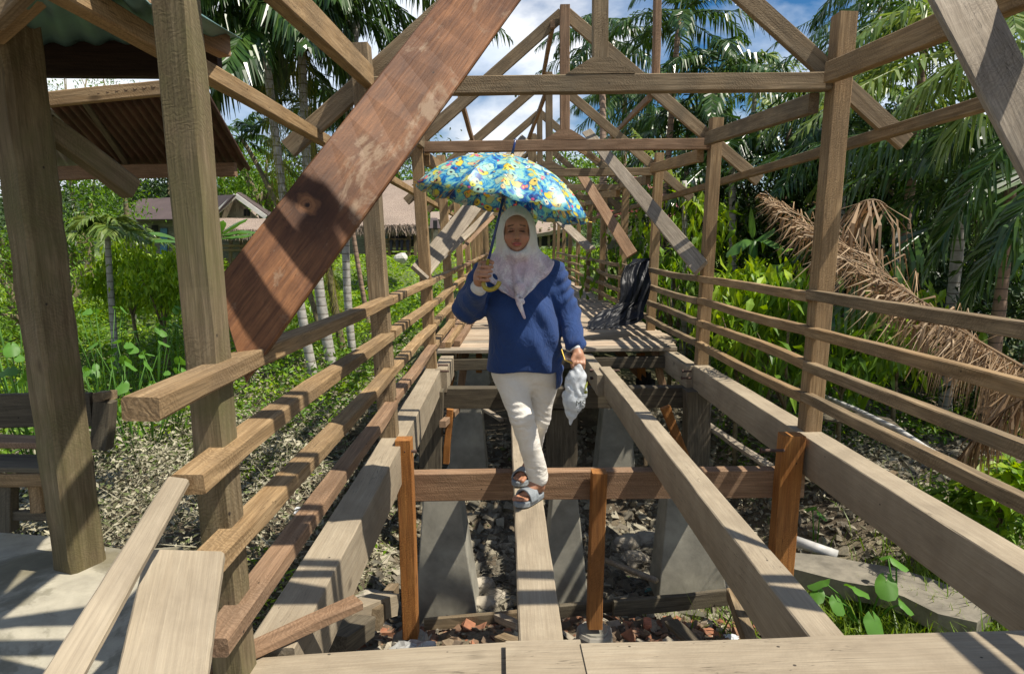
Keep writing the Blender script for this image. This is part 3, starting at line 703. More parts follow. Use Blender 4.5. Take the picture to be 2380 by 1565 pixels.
tufts('grass', 260, -.6, 3.75, .12, .12, .26, G['grass'], 'small grass tufts beside the left concrete footing')
tufts('grass', 260, 1.55, 5.4, .3, .2, .16, G['grass'], 'thin grass at the foot of the dappled pier')
# rubble
n = 7000; x, y = sample_area(n, (-1.4, 5.2), (3.0, 10)); cube = np.array([[sx, sy, sz] for sx in (-.5, .5) for sy in (-.5, .5) for sz in (-.5, .5)])*[1, .7, .45]
cf = np.array([(0, 1, 3, 2), (4, 6, 7, 5), (0, 4, 5, 1), (2, 3, 7, 6), (0, 2, 6, 4), (1, 5, 7, 3)])
def rubble(name, n, xr, yr, smin, smax, mat, label, cat='rubble', dens=None, zo=0):
    x, y = sample_area(n, xr, yr, dens); n = len(x)
    s = (rng.uniform(0, 1, n)**3)*(smax-smin)+smin
    P = np.stack([x, y, ground_z(x, y)+s*.1+zo], 1)
    V = scatter(cube, P, s[:, None]*rng.uniform(.6, 1.3, (n, 3)), rng.uniform(0, 6.3, n), rng.normal(0, .3, n), rng.normal(0, .3, n))
    V += rng.normal(0, 1, V.shape)*np.repeat(s, 8)[:, None]*.16
    return tag(obj(name, mesh_np(name, V, leaf_faces(n, 8, cf), mat)), label, cat, kind='stuff')
def islmat(name, cols, rough=.9):
    m, t, b = nt(name); geo = N(t, 'ShaderNodeNewGeometry'); k = len(cols)
    c = ramp(t, geo.outputs['Random Per Island'], [(i/(k-1), cols[i]) for i in range(k)]); nn = noise(t, obj_coords(t, jitter=False), 18, 6, .7)
    c = mixc(t, .5, c, ramp(t, nn, [(.3, .2), (.7, .85)]), 'OVERLAY'); t.links.new(c, b.inputs['Base Color']); b.inputs['Roughness'].default_value = rough; bump(t, b, nn, .6, .01); return m
G['stone'] = islmat('river_stone', [(0.08, 0.075, 0.055), (0.20, 0.175, 0.125), (0.33, 0.30, 0.22), (0.13, 0.11, 0.08)])
G['debris'] = islmat('building_debris', [(0.07, 0.05, 0.03), (0.20, 0.15, 0.095), (0.30, 0.12, 0.06), (0.11, 0.075, 0.045), (0.14, 0.10, 0.065), (0.38, 0.34, 0.26)])
rubble('rubble', 5200, (-1.2, 3.4), (2.9, 5.3), .012, .11, G['debris'], 'wood chips, brick bits and debris on the soil under the bridge')
rubble('rubble', 7000, (1.8, 6), (5, 10.5), .015, .13, G['stone'], 'grey stones and broken slabs on the bank to the right')
rubble('rubble', 5000, (-1.4, 2.6), (5.2, 9.5), .02, .14, G['stone'], 'wire bound stones in the ditch between the piers')
rubble('litter_leaves', 900, (-1.2, 5), (3, 9), .02, .07, G['dead'], 'pale dry leaf litter under the bridge', 'litter')
# ------------------------------------------------------------ left foreground: slab, thick post, shelter, bench
G['slab'] = None
m, t, b = nt('stained_slab'); v = obj_coords(t); n1_ = noise(t, v, 1.3, 9, .65, .5); n2_ = noise(t, v, 9, 6, .7)
c = ramp(t, n1_, [(0.40, (0.17, 0.15, 0.095)), (0.47, (0.24, 0.22, 0.16)), (0.50, (0.36, 0.33, 0.25)), (0.7, (0.41, 0.375, 0.29))])
c = mixc(t, .35, c, ramp(t, n2_, [(.3, .25), (.7, .8)]), 'OVERLAY'); t.links.new(c, b.inputs['Base Color']); b.inputs['Roughness'].default_value = .9; bump(t, b, n2_, .4, .01); G['slab'] = m
SZ = -0.22
p = [atz(-500, 1228, SZ), atz(0, 1236, SZ), atz(130, 1246, SZ), atz(205, 1262, SZ), atz(300, 1278, SZ), atz(420, 1268, SZ), atz(470, 1330, SZ), atz(560, 1520, SZ), atz(600, 1900, SZ), atz(-900, 1900, SZ)]
mb = MB(); k = len(p); V = [(q.x, q.y, SZ) for q in p] + [(q.x, q.y, SZ-.65) for q in p]
mb.add(V, [tuple(range(k-1, -1, -1))] + [(i, (i+1) % k, k+(i+1) % k, k+i) for i in range(k)])
o = mb.build('concrete_slab', G['slab']); bm = bmesh.new(); bm.from_mesh(o.data); bmesh.ops.recalc_face_normals(bm, faces=bm.faces); bm.to_mesh(o.data); bm.free()
tag(o, 'stained concrete slab on the ground at lower left', 'slab')
bt = at(185, 1290, 3.02); tp = at(25, 60, 2.85)
o = beam('shelter_post', (bt.x, bt.y, SZ-.01), tp+(tp-Vector((bt.x, bt.y, SZ))).normalized()*.5, 0.165, 0.17, G['mossy'], up=(0.45, 1, 0), seg=.1, jit=.004, ch=.02)
tag(o, 'thick lichen stained shelter post standing on the concrete slab at far left', 'post')
def rock(name, c, s, mat, lab, cat='stone', grp=None, sub=2, flat=.6, jag=.22):
    bm = bmesh.new(); bmesh.ops.create_icosphere(bm, subdivisions=sub, radius=1)
    sd = rnd.random()*50
    for v_ in bm.verts:
        q = v_.co.copy(); k = 1+jag*mnoise.noise(q*1.7+Vector((sd, 0, 0)))+jag*.5*mnoise.noise(q*4+Vector((sd, 3, 0)))
        v_.co = Vector((q.x*s[0]*k, q.y*s[1]*k, q.z*s[2]*k))
    me = bpy.data.meshes.new(name); bm.to_mesh(me); bm.free(); me.polygons.foreach_set('use_smooth', [False]*len(me.polygons))
    return tag(obj(name, me, mat, None, Matrix.Translation(c)), lab, cat, grp)
G['whitestone'] = simple('pale_rubble', (0.55, 0.52, 0.46), .9, 12, .2, .5)
rock('stone', atz(215, 1283, SZ+.03), (.055, .05, .035), G['whitestone'], 'small pale stone on the slab at the foot of the thick post')
# shelter roofs
def corrug(name, q, th_amp, n, mat, parent=None, along=0):
    """corrugated sheet from 4 corners; ridges run from edge q0q1 to edge q3q2"""
    q = [Vector(a) for a in q]; nrm = (q[2]-q[0]).cross(q[3]-q[1]).normalized()
    V = []; F = []; cols = n*6; rows = 6
    for j in range(rows+1):
        for i in range(cols+1):
            u = i/cols; w_ = j/rows
            p_ = q[0].lerp(q[1], u).lerp(q[3].lerp(q[2], u), w_) + nrm*math.sin(i/6*2*math.pi)*th_amp
            V.append(tuple(p_))
    for j in range(rows):
        for i in range(cols):
            a = j*(cols+1)+i; F.append((a, a+1, a+cols+2, a+cols+1))
    me = mesh_np(name, V, F, mat, True); o = obj(name, me, None, parent)
    sl = o.modifiers.new('sheet', 'SOLIDIFY'); sl.thickness = 0.004
    return o
G['rustsheet'] = simple('rusty_corrugated_sheet', (0.085, 0.042, 0.026), .75, 3, .5, .2, .3)
G['tealsheet'] = simple('teal_corrugated_sheet', (0.10, 0.20, 0.19), .5, 3, .25, .1, .2)
G['greysheet'] = simple('grey_corrugated_sheet', (0.28, 0.27, 0.25), .6, 3, .25, .1, .3)
r = empty('shelter_roof', at(300, 300, 3.5), 'upper corrugated shelter roof in dark shade at the top left corner', 'roof', 'shelter roofs')
G['black'] = wood('shade_dark_board', (0.05, 0.03, 0.02), (0.02, 0.012, 0.008), (0.03, 0.02, 0.015), .4, .3)  # fascia board colour darkened to carry the deep shade under the roof
corrug('roof_sheet', [at(-700, 150, 3.4), at(562, 92, 3.4), at(452, 30, 2.2), at(-900, -320, 1.7)], .012, 18, G['tealsheet'], r)
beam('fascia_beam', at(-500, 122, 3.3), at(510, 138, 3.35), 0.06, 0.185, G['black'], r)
beam('rafter', at(200, -60, 2.5), at(520, 110, 3.2), 0.07, 0.10, G['rust'], r)
beam('brace', at(-40, 90, 2.8), at(120, -60, 2.4), 0.07, 0.10, G['tan'], r)
beam('strut', at(100, 288, 2.95), at(306, 440, 3.3), 0.08, 0.10, G['mossy'], r)
r = empty('shelter_roof', at(300, 350, 5.5), 'low rusty corrugated shelter roof seen from below at left, above the purple roofed house', 'roof', 'shelter roofs')
corrug('roof_sheet', [at(86, 226, 4.3), at(468, 186, 4.3), at(582, 392, 5.8), at(250, 402, 5.8)], .018, 18, G['rustsheet'], r)
corrug('side_sheet', [at(40, 234, 4.5), at(90, 226, 4.3), at(280, 398, 5.8), at(80, 405, 5.8)], .012, 8, G['greysheet'], r)
beam('ridge_beam', at(80, 236, 4.32), at(470, 196, 4.32), 0.05, 0.09, G['tan'], r)
beam('eave_beam', at(110, 404, 5.5), at(548, 394, 5.5), 0.06, 0.11, G['rust'], r)
for k in (1, 4):
    a = 130+k*62; beam('rafter', at(a, 232-k*6, 4.36), at(250+k*56, 398, 5.7), 0.04, 0.06, G['dark'], r)
for (a, bb_) in (((250, 246), 4.5), ((328, 243), 4.5), ((440, 300), 4.9)): pass
# bench at the left edge
r = empty('bench', atz(60, 1180, -0.75), 'rough dark timber bench with backrest behind the thick post at far left', 'bench')
beam('back_plank', at(-60, 955, 3.7), at(215, 950, 3.7), 0.04, 0.20, G['dark'], r)
beam('top_rail', at(120, 940, 3.75), at(262, 918, 3.75), 0.08, 0.05, G['weathered'], r)
beam('armrest', at(228, 922, 3.5), at(262, 915, 3.9), 0.05, 0.05, G['weathered'], r)
beam('seat_plank', at(-60, 1020, 3.68), at(200, 1030, 3.68), 0.16, 0.035, G['rust'], r)
beam('seat_plank', at(-60, 1075, 3.4), at(190, 1080, 3.4), 0.22, 0.03, G['dark'], r)
beam('seat_apron', at(-60, 1112, 3.3), at(188, 1112, 3.3), 0.03, 0.07, G['tan'], r)
beam('leg', at(94, 1185, 3.35), at(85, 1110, 3.35), 0.07, 0.07, G['tan'], r, up=(0, 1, 0))
beam('leg', at(236, 1040, 3.7), at(246, 930, 3.7), 0.10, 0.08, G['dark'], r, up=(0, 1, 0))
beam('stretcher', at(-60, 1195, 3.35), at(210, 1200, 3.35), 0.04, 0.05, G['dark'], r)
beam('leg', at(20, 1230, 3.35), at(20, 1110, 3.35), 0.07, 0.07, G['dark'], r, up=(0, 1, 0))

# ------------------------------------------------------------ houses
G['thatch'] = None
m, t, b = nt('sago_thatch'); v = obj_coords(t); vv = obj_coords(t, (5, 5, 1.2)); a1 = noise(t, vv, 6, 8, .7); a2 = noise(t, v, 1.2, 5)
c = ramp(t, a1, [(.3, (0.16, 0.115, 0.085)), (.5, (0.34, 0.26, 0.20)), (.72, (0.50, 0.41, 0.33))]); c = mixc(t, .3, c, ramp(t, a2, [(.3, .3), (.7, .7)]), 'OVERLAY')
t.links.new(c, b.inputs['Base Color']); b.inputs['Roughness'].default_value = 1; bump(t, b, a1, 1, .06); G['thatch'] = m
def planks_mat(name, a, bc, sc, axis=0):
    m, t, b = nt(name); tc = N(t, 'ShaderNodeTexCoord'); sx = N(t, 'ShaderNodeSeparateXYZ'); t.links.new(tc.outputs['Object'], sx.inputs[0])
    u = math_(t, 'MULTIPLY', sx.outputs[axis], sc); f = math_(t, 'FRACT', u); fl = math_(t, 'FLOOR', u)
    wn_ = N(t, 'ShaderNodeTexWhiteNoise'); wn_.noise_dimensions = '1D'; t.links.new(fl, wn_.inputs['W'])
    n = noise(t, obj_coords(t, (2, 2, 8) if axis == 2 else (8, 8, 2)), 2.5, 7, .65)
    c = mixc(t, ramp(t, n, [(.3, 0.0), (.7, 1.0)]), a, bc); c = mixc(t, .4, c, ramp(t, wn_.outputs['Value'], [(0, .2), (1, .8)]), 'OVERLAY')
    g = ramp(t, f, [(0.0, 1.0), (0.05, 0.0)]); c = mixc(t, g, c, (0.03, 0.025, 0.02)); t.links.new(c, b.inputs['Base Color']); b.inputs['Roughness'].default_value = .9
    bump(t, b, g, -.6, .01); return m
G['wallv'] = planks_mat('vertical_board_wall', (0.20, 0.15, 0.10), (0.44, 0.36, 0.25), 6, 0)
G['wallh'] = planks_mat('horizontal_board_wall', (0.13, 0.13, 0.10), (0.27, 0.26, 0.21), 5, 2)
G['purpleroof'] = simple('faded_purple_brown_sheet', (0.085, 0.060, 0.055), .75, 1.2, .2, .1)
G['redroof'] = simple('red_sheet', (0.26, 0.06, 0.05), .5, 1.2, .25, .1)
G['whitewood'] = simple('white_bargeboard', (0.70, 0.68, 0.60), .7, 4, .1, .1)
G['blackgap'] = simple('interior_shade_black', (0.02, 0.02, 0.02), .9, 3, .3, 0)  # near-black colour carries the shade of openings and interiors
G['blue'] = simple('faded_blue_paint', (0.08, 0.20, 0.32), .7, 5, .3, 0)
G['ochre'] = simple('ochre_paint', (0.50, 0.38, 0.12), .7, 5, .3, 0)
def rect(name, c4, mat, parent, th=0.05):
    q = [Vector(a) for a in c4]; nr = (q[1]-q[0]).cross(q[3]-q[0]).normalized()
    if nr.y > 0: nr = -nr
    c = sum(q, Vector())/4
    V = [tuple(a-c) for a in q] + [tuple(a-c-nr*th) for a in q]
    me = mesh_np(name, V, [(0, 1, 2, 3), (7, 6, 5, 4), (0, 4, 5, 1), (1, 5, 6, 2), (2, 6, 7, 3), (3, 7, 4, 0)], mat)
    bm = bmesh.new(); bm.from_mesh(me); bmesh.ops.recalc_face_normals(bm, faces=bm.faces); bm.to_mesh(me); bm.free()
    return obj(name, me, None, parent, Matrix.Translation(c))
def wall(name, x0, y0, x1, y1, Y, mat, parent, th=.06):
    return rect(name, [at(x0, y1, Y), at(x1, y1, Y), at(x1, y0, Y), at(x0, y0, Y)], mat, parent, th)
def fringe(name, p0, p1, n, L, mat, parent):
    p0 = np.array(p0); p1 = np.array(p1); u = rng.uniform(0, 1, n)[:, None]; P = p0+(p1-p0)*u+rng.normal(0, .03, (n, 3))
    tv = np.array([[0, .06, 0], [0, -.06, 0], [1, -.015, 0], [1, .015, 0]])
    me = mesh_np(name, scatter(tv, P, rng.uniform(.4, 1, n)*L, rng.uniform(0, 6.3, n), rng.normal(1.25, .2, n), rng.uniform(0, 3, n)), leaf_faces(n), mat)
    return obj(name, me, None, parent)
# left long house with purple roof (Y 30)
Yh = 30; gbh = 'village houses beyond the undergrowth'
r = empty('house', at(440, 600, Yh), 'long wooden house with a faded purple brown sheet roof and white gable boards at left', 'house', gbh)
wall('wall', 285, 505, 470, 590, Yh+.6, G['wallh'], r, .1)
wall('wall', 490, 540, 640, 600, Yh+.3, G['wallh'], r, .1)
rect('roof', [at(270, 510, Yh), at(482, 508, Yh-.6), at(545, 452, Yh+2), at(325, 462, Yh+2)], G['purpleroof'], r, .08)
rect('roof', [at(470, 530, Yh-.5), at(484, 512, Yh-1), at(545, 452, Yh-1), at(480, 455, Yh+3)], G['purpleroof'], r, .08)
g = rect('gable_wall', [at(490, 512, Yh), at(606, 512, Yh), at(548, 462, Yh), at(546, 462, Yh)], G['wallv'], r, .05)
beam('bargeboard', at(484, 512, Yh-.6), at(547, 454, Yh-.6), .06, .2, G['whitewood'], r)
beam('bargeboard', at(547, 454, Yh-.6), at(618, 505, Yh-.6), .06, .2, G['whitewood'], r)
rect('roof', [at(547, 450, Yh-.6), at(622, 503, Yh-.6), at(634, 500, Yh+3), at(560, 450, Yh+3)], G['purpleroof'], r, .08)
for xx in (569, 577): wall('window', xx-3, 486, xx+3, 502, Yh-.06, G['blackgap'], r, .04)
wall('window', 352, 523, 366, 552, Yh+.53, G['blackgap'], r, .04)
wall('door', 372, 530, 388, 590, Yh+.52, G['blue'], r, .04)
ve = empty('thatched_porch', at(560, 600, Yh-2), 'low thatched porch on stilts in front of the gabled house', 'porch')
rect('thatch_roof', [at(492, 532, Yh-3.2), at(640, 536, Yh-3.2), at(640, 508, Yh-.8), at(500, 506, Yh-.8)], G['thatch'], ve, .15)
fringe('thatch_fringe', at(492, 532, Yh-3.2), at(640, 537, Yh-3.2), 500, .5, G['thatch'], ve)
wall('wall', 500, 560, 626, 588, Yh-1.2, G['wallh'], ve, .1)
for k, xx in enumerate((505, 535, 560, 580, 612)): beam('post', at(xx, 612, Yh-2), at(xx+2, 535, Yh-2), .12, .12, G['weathered'], ve, up=(0, 1, 0))
beam('rail', at(495, 570, Yh-2.2), at(620, 572, Yh-2.2), .05, .1, G['weathered'], ve); beam('rail', at(495, 580, Yh-2.2), at(620, 582, Yh-2.2), .05, .1, G['weathered'], ve)
# far thatched house behind
r = empty('house', at(610, 520, 45), 'thatched house roof between the mossy palm trunks at left', 'house', gbh)
rect('thatch_roof', [at(575, 520, 44), at(660, 522, 44), at(655, 428, 49), at(600, 428, 49)], G['thatch'], r, .3)
wall('wall', 580, 515, 660, 590, 45, G['wallh'], r, .1)
# big thatched house behind left frame 1
Yt = 27
r = empty('house', at(900, 600, Yt), 'tall steep thatched house with yellow and blue veranda behind the second left post', 'house', gbh)
rect('thatch_roof', [at(800, 525, Yt-1.6), at(970, 522, Yt-1.6), at(952, 418, Yt+3.2), at(878, 424, Yt+3.2)], G['thatch'], r, .35)
rect('thatch_roof', [at(970, 522, Yt-1.6), at(985, 545, Yt+2.5), at(968, 455, Yt+4), at(952, 418, Yt+3.2)], G['thatch'], r, .2)
fringe('thatch_fringe', at(800, 526, Yt-1.6), at(972, 523, Yt-1.6), 700, .45, G['thatch'], r)
wall('wall', 790, 524, 878, 590, Yt, G['wallh'], r, .1)
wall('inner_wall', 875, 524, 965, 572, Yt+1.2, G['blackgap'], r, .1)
for xx in (891, 898, 921, 932, 938, 946): wall('door_panel', xx-2.5, 528, xx+2.5, 566, Yt+1.0, G['ochre'] if xx not in (898, 938) else G['blue'], r, .04)
for xx in (878, 905, 950, 965): beam('post', at(xx, 594, Yt-.9), at(xx, 528, Yt-.9), .12, .12, G['weathered'], r, up=(0, 1, 0))
for k in range(5): beam('veranda_rail', at(882, 556+k*6, Yt-1), at(955, 556+k*6, Yt-1), .05, .09, G['weathered'], r)
wall('floor_front', 875, 586, 965, 592, Yt-.8, G['dark'], r, .1)
rock('boulder', at(932, 600, Yt-2), (.26, .2, .2), G['whitestone'], 'pale boulder in the grass before the tall thatched house')
# twin red-brown roofs further
r = empty('house', at(1000, 570, 40), 'distant house with twin small purple gables left of the woman', 'house', gbh)
for k, xx in enumerate((985, 1012)):
    rect('roof', [at(xx-14, 530, 39), at(xx+12, 530, 39), at(xx+4, 506, 41), at(xx-12, 506, 41)], G['purpleroof'], r, .1)
    wall('gable', xx-6, 512, xx+4, 531, 38.8, G['blackgap'], r, .05)
wall('wall', 972, 530, 1040, 566, 40.5, G['wallh'], r, .1)
for xx in (975, 990, 1004, 1020): beam('post', at(xx, 590, 39), at(xx, 532, 39), .12, .12, G['weathered'], r, up=(0, 1, 0))
rect('thatch_roof', [at(1000, 508, 44), at(1060, 512, 44), at(1050, 490, 48), at(1000, 492, 48)], G['thatch'], r, .2)
# house at right behind the far right posts
r = empty('house', at(1500, 570, 24), 'dim green boarded house with a red sheet awning behind the right posts', 'house', gbh)
wall('wall', 1400, 500, 1570, 580, 24, G['wallh'], r, .1)
rect('gable_wall', [at(1390, 492, 24.3), at(1580, 492, 24.3), at(1470, 422, 24.3), at(1468, 422, 24.3)], G['wallh'], r, .1)
rect('awning', [at(1385, 502, 22.6), at(1575, 502, 22.6), at(1570, 488, 23.8), at(1390, 488, 23.8)], G['redroof'], r, .06)
beam('bargeboard', at(1468, 418, 23.9), at(1582, 496, 23.9), .1, .22, G['dark'], r)
beam('bargeboard', at(1380, 485, 23.9), at(1468, 418, 23.9), .1, .22, G['dark'], r)
rect('roof', [at(1380, 485, 23.9), at(1468, 416, 23.9), at(1500, 414, 29), at(1400, 480, 29)], G['redroof'], r, .1)
rect('roof', [at(1582, 496, 23.9), at(1468, 416, 23.9), at(1490, 414, 29), at(1600, 490, 29)], G['redroof'], r, .1)
beam('door_frame', at(1472, 580, 23.8), at(1472, 505, 23.8), .12, .08, G['blackgap'], r, up=(0, 1, 0))
# far hut with drooping thatch at the end of the bridge
r = empty('house', at(1290, 560, 55), 'small dark thatched hut beyond the far end of the bridge', 'house', gbh)
rect('thatch_roof', [at(1235, 545, 54), at(1320, 530, 54), at(1330, 510, 58), at(1250, 512, 58)], G['thatch'], r, .3)
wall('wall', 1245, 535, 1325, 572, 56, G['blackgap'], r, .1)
for xx in (1255, 1275, 1290, 1312): beam('post', at(xx, 575, 54.5), at(xx, 532, 54.5), .2, .2, G['weathered'], r, up=(0, 1, 0))

# ------------------------------------------------------------ forested hills
def ridge(y0, hgts, x0, x1, depth, name, mat, seed):
    nx_, ny_ = 160, 14; V = []
    for j in range(ny_+1):
        for i in range(nx_+1):
            u = i/nx_; w_ = j/ny_; x = x0+(x1-x0)*u
            hh = np.interp(u, np.linspace(0, 1, len(hgts)), hgts)
            z = math.sin(w_*math.pi*.5)*hh + 2.2*mnoise.noise(Vector((x*.03, w_*4, seed)))*w_
            V.append((x, y0+depth*w_, z+1))
    F = [(j*(nx_+1)+i, j*(nx_+1)+i+1, (j+1)*(nx_+1)+i+1, (j+1)*(nx_+1)+i) for j in range(ny_) for i in range(nx_)]
    tag(obj(name, mesh_np(name, V, F, mat, True)), kind='structure')
    return np.array(V).reshape(ny_+1, nx_+1, 3)
G['hill'] = simple('wooded_hill', (0.045, 0.075, 0.025), 1, .12, .5, .5, jitter=False, bd=1.5)
hv = ridge(190, [22, 26, 24, 27, 23, 20, 17, 19, 21, 18, 20, 22, 20], -190, 200, 90, 'hills', G['hill'], 3.3)
# tree crowns that read as one far wood on the hills
pts = hv[1:, :, :].reshape(-1, 3); sel = rng.integers(0, len(pts), 2600); C0 = pts[sel]+rng.normal(0, 1.6, (2600, 3))*[1, 1, .5]
n = 2600*26; P = np.repeat(C0, 26, 0)+rng.normal(0, 1, (n, 3))*[1.8, 1.8, 1.5]+[0, 0, 1]
tag(obj('hill_forest', leafmesh('hill_forest', P, rng.uniform(.8, 2.2, n), G['leaf_far'])), 'far forest covering the hills behind the village', 'forest', kind='stuff')
# ------------------------------------------------------------ palms and trees
def bez(p0, p1, p2, n):
    u = np.linspace(0, 1, n)[:, None]; p0, p1, p2 = (np.array(p, float) for p in (p0, p1, p2))
    return (1-u)**2*p0 + 2*u*(1-u)*p1 + u*u*p2
def frond_arrays(p0, p1, p2, nl=46, ll=.55, lw=.035, droop=.5, start=.14, messy=.12, fwd_=.55, rw=.014):
    """feather leaf: rachis bezier + leaflets on both sides. returns V, F (quads)"""
    n = 26; R = bez(p0, p1, p2, n); V = []; F = []
    T = np.gradient(R, axis=0); T /= np.linalg.norm(T, axis=1)[:, None]+1e-9
    side = np.cross(T, [0, 0, 1.0]); side /= np.linalg.norm(side, axis=1)[:, None]+1e-6
    upn = np.cross(side, T)
    # rachis as a 4 sided strip
    rr = np.linspace(rw, rw*.2, n)[:, None]
    V = [R+side*rr, R+upn*rr, R-side*rr, R-upn*rr]; VV = np.stack(V, 1).reshape(-1, 3)
    F = [(i*4+k, i*4+(k+1) % 4, i*4+4+(k+1) % 4, i*4+4+k) for i in range(n-1) for k in range(4)]
    us = np.linspace(start, .995, nl); us = np.repeat(us, 2); sg = np.tile([1, -1], nl); m = len(us)
    us = np.clip(us + rng.normal(0, .006, m), 0, 1); fi = us*(n-1); i0 = np.clip(fi.astype(int), 0, n-2); f = (fi-i0)[:, None]
    P = R[i0]*(1-f)+R[i0+1]*f; t = T[i0]; s = side[i0]*sg[:, None]; uv = upn[i0]
    prof = np.sin(np.clip((us-start)/(1-start), 0, 1)*2.75+.35)**.6
    L = (ll*prof*rng.uniform(.85, 1.1, m))[:, None]
    d = s*1.0 + t*(fwd_+.9*us[:, None]**2) + uv*.25 + rng.normal(0, messy, (m, 3)); d /= np.linalg.norm(d, axis=1)[:, None]
    dn = np.array([0, 0, -1.0]); dr = droop*rng.uniform(.7, 1.3, m)[:, None]
    d1 = d*1.0+dn*dr*.35; d1 /= np.linalg.norm(d1, axis=1)[:, None]
    d2 = d*1.0+dn*dr*1.6; d2 /= np.linalg.norm(d2, axis=1)[:, None]
    M1 = P + d1*L*.5; E = M1 + d2*L*.5
    wv = np.cross(d1, uv); wv /= np.linalg.norm(wv, axis=1)[:, None]+1e-6
    wv = wv*.8+uv*rng.normal(0, .35, (m, 1)); wdt = lw
    q = np.stack([P+wv*wdt*.25, P-wv*wdt*.25, M1-wv*wdt*.55, M1+wv*wdt*.55, E-wv*wdt*.06, E+wv*wdt*.06], 1).reshape(-1, 3)
    b0 = len(VV); k6 = np.arange(m)[:, None]*6+b0
    Fq = np.concatenate([k6+np.array([[0, 1, 2, 3]]), k6+np.array([[3, 2, 4, 5]])])
    return np.concatenate([VV, q]), np.concatenate([np.array(F), Fq])
def join(parts):
    V = []; F = []; o = 0
    for v, f in parts: V.append(v); F.append(f+o); o += len(v)
    return np.concatenate(V), np.concatenate(F)
def crown_arrays(c, nf, Lf, seed, ll=.55, lw=.035, droop=.5, elev=(-.35, 1.2), nl=40, spin=0):
    r = random.Random(seed); out = []
    for k in range(nf):
        a = spin + k*2.39996 + r.uniform(-.25, .25); e = elev[1] + (elev[0]-elev[1])*(k/(nf-1))**.9 + r.uniform(-.12, .12)
        L = Lf*r.uniform(.85, 1.1); h = np.array([math.cos(a), math.sin(a), 0])
        p0 = np.array(c, float)
        p1 = p0 + (h*math.cos(e)+np.array([0, 0, math.sin(e)]))*L*.55
        p2 = p0 + h*L*(math.cos(e)*.95+.12)+np.array([0, 0, L*(math.sin(e)*.55-.30-.15*droop)])
        out.append(frond_arrays(p0, p1, p2, nl, ll*r.uniform(.85, 1.1), lw, droop*r.uniform(.8, 1.5)))
    return join(out)
def trunk(name, pts, r0, r1, mat, parent, n=10, rings=.0):
    b = bez(*pts, 16); m = MB()
    rs = [r0+(r1-r0)*(i/15)+(.35*r0 if i == 0 else 0)+rnd.uniform(-.04, .04)*r0 for i in range(16)]
    m.tube([tuple(p) for p in b], rs, n); return m.build(name, mat, parent, True, origin=tuple(b[0]))
def palm(base, mid, top, lab, kind='areca_palm', r0=.085, r1=.06, nf=11, Lf=2.2, seed=1, mat='palm', tm='palmtrunk', ll=.55, lw=.04, droop=.6, moss=False, elev=(-.35, 1.25), nl=38, grp='palms round the bridge', cat='palm'):
    base = Vector(base); base.z = gz(base.x, base.y)-.05
    root = empty(kind, base, lab, cat, grp)
    trunk('trunk', (base, mid, top), r0, r1, G[tm], root)
    V, F = crown_arrays(top, nf, Lf, seed, ll, lw, droop, elev, nl, seed*1.3)
    o0 = np.array(top); obj('crown', mesh_np('crown', V-o0, F, G[mat]), None, root, Matrix.Translation(Vector(top)))
    if moss:
        b = bez(base, mid, top, 40); i = rng.integers(moss[0], moss[1], 1500); P = b[i]+rng.normal(0, .10, (1500, 3))*[1, 1, 1.2]
        tv = np.array([[0, .02, 0], [0, -.02, 0], [1, -.008, -.3], [1, .008, -.3]])
        obj('moss', mesh_np('moss', scatter(tv, P, rng.uniform(.08, .30, 1500), rng.uniform(0, 6.3, 1500), rng.uniform(.2, 1.4, 1500), rng.normal(0, .4, 1500)), leaf_faces(1500), G['moss']), None, root)
    return root
gpl = 'leaning areca palms left of the bridge'
P_ = lambda x, y, Y: at(x, y, Y)
palm(P_(735, 872, 11), P_(655, 520, 11), P_(612, 60, 11), 'leaning areca palm with white ringed trunk, leftmost of the mossy palm cluster', moss=(14, 34), nf=14, Lf=2.0, seed=1, grp=gpl, ll=.85, lw=.055, droop=1.4, nl=56)
palm(P_(782, 905, 11.4), P_(700, 520, 11.4), P_(700, -20, 11.4), 'tall areca palm wrapped in golden moss behind the muddy plank', moss=(16, 38), nf=15, Lf=2.3, seed=2, grp=gpl, r0=.10, ll=.85, lw=.055, droop=1.4, nl=56, tm='palmtrunk')
palm(P_(826, 835, 12.4), P_(770, 520, 12.4), P_(845, -90, 12.4), 'areca palm whose fronds arch over the left tie beam end', nf=14, Lf=2.6, seed=3, grp=gpl, r0=.08, ll=.8, lw=.05, droop=1.1, nl=52)
palm(P_(800, 800, 13.5), P_(745, 560, 13.5), P_(720, 250, 13.5), 'slim mossy palm trunk with drooping fronds in the middle of the left cluster', nf=9, Lf=1.5, seed=4, grp=gpl, tm='bark', moss=(8, 36), ll=.45, lw=.045)
palm(P_(760, 700, 13), P_(690, 520, 13), P_(560, 320, 14.5), 'short palm with spiky crown left of the mossy trunks', nf=9, Lf=1.35, seed=5, grp=gpl, tm='bark', ll=.42, lw=.045, r0=.06, r1=.045)
palm(P_(860, 700, 16), P_(810, 520, 16), P_(792, 300, 16), 'short palm with small crown just left of the nearest left post head', nf=9, Lf=1.4, seed=6, grp=gpl, tm='brownpalm', ll=.4, lw=.045, r0=.06, r1=.05)
gc_ = 'coconut palms behind the bridge'
palm(P_(1402, 640, 22), P_(1405, 500, 22), P_(1398, 95, 24), 'coconut palm with long drooping fronds right of the nearest king post', 'coconut_palm', r0=.15, r1=.11, nf=15, Lf=2.9, seed=11, tm='brownpalm', ll=.75, lw=.06, droop=1.3, nl=44, grp=gc_)
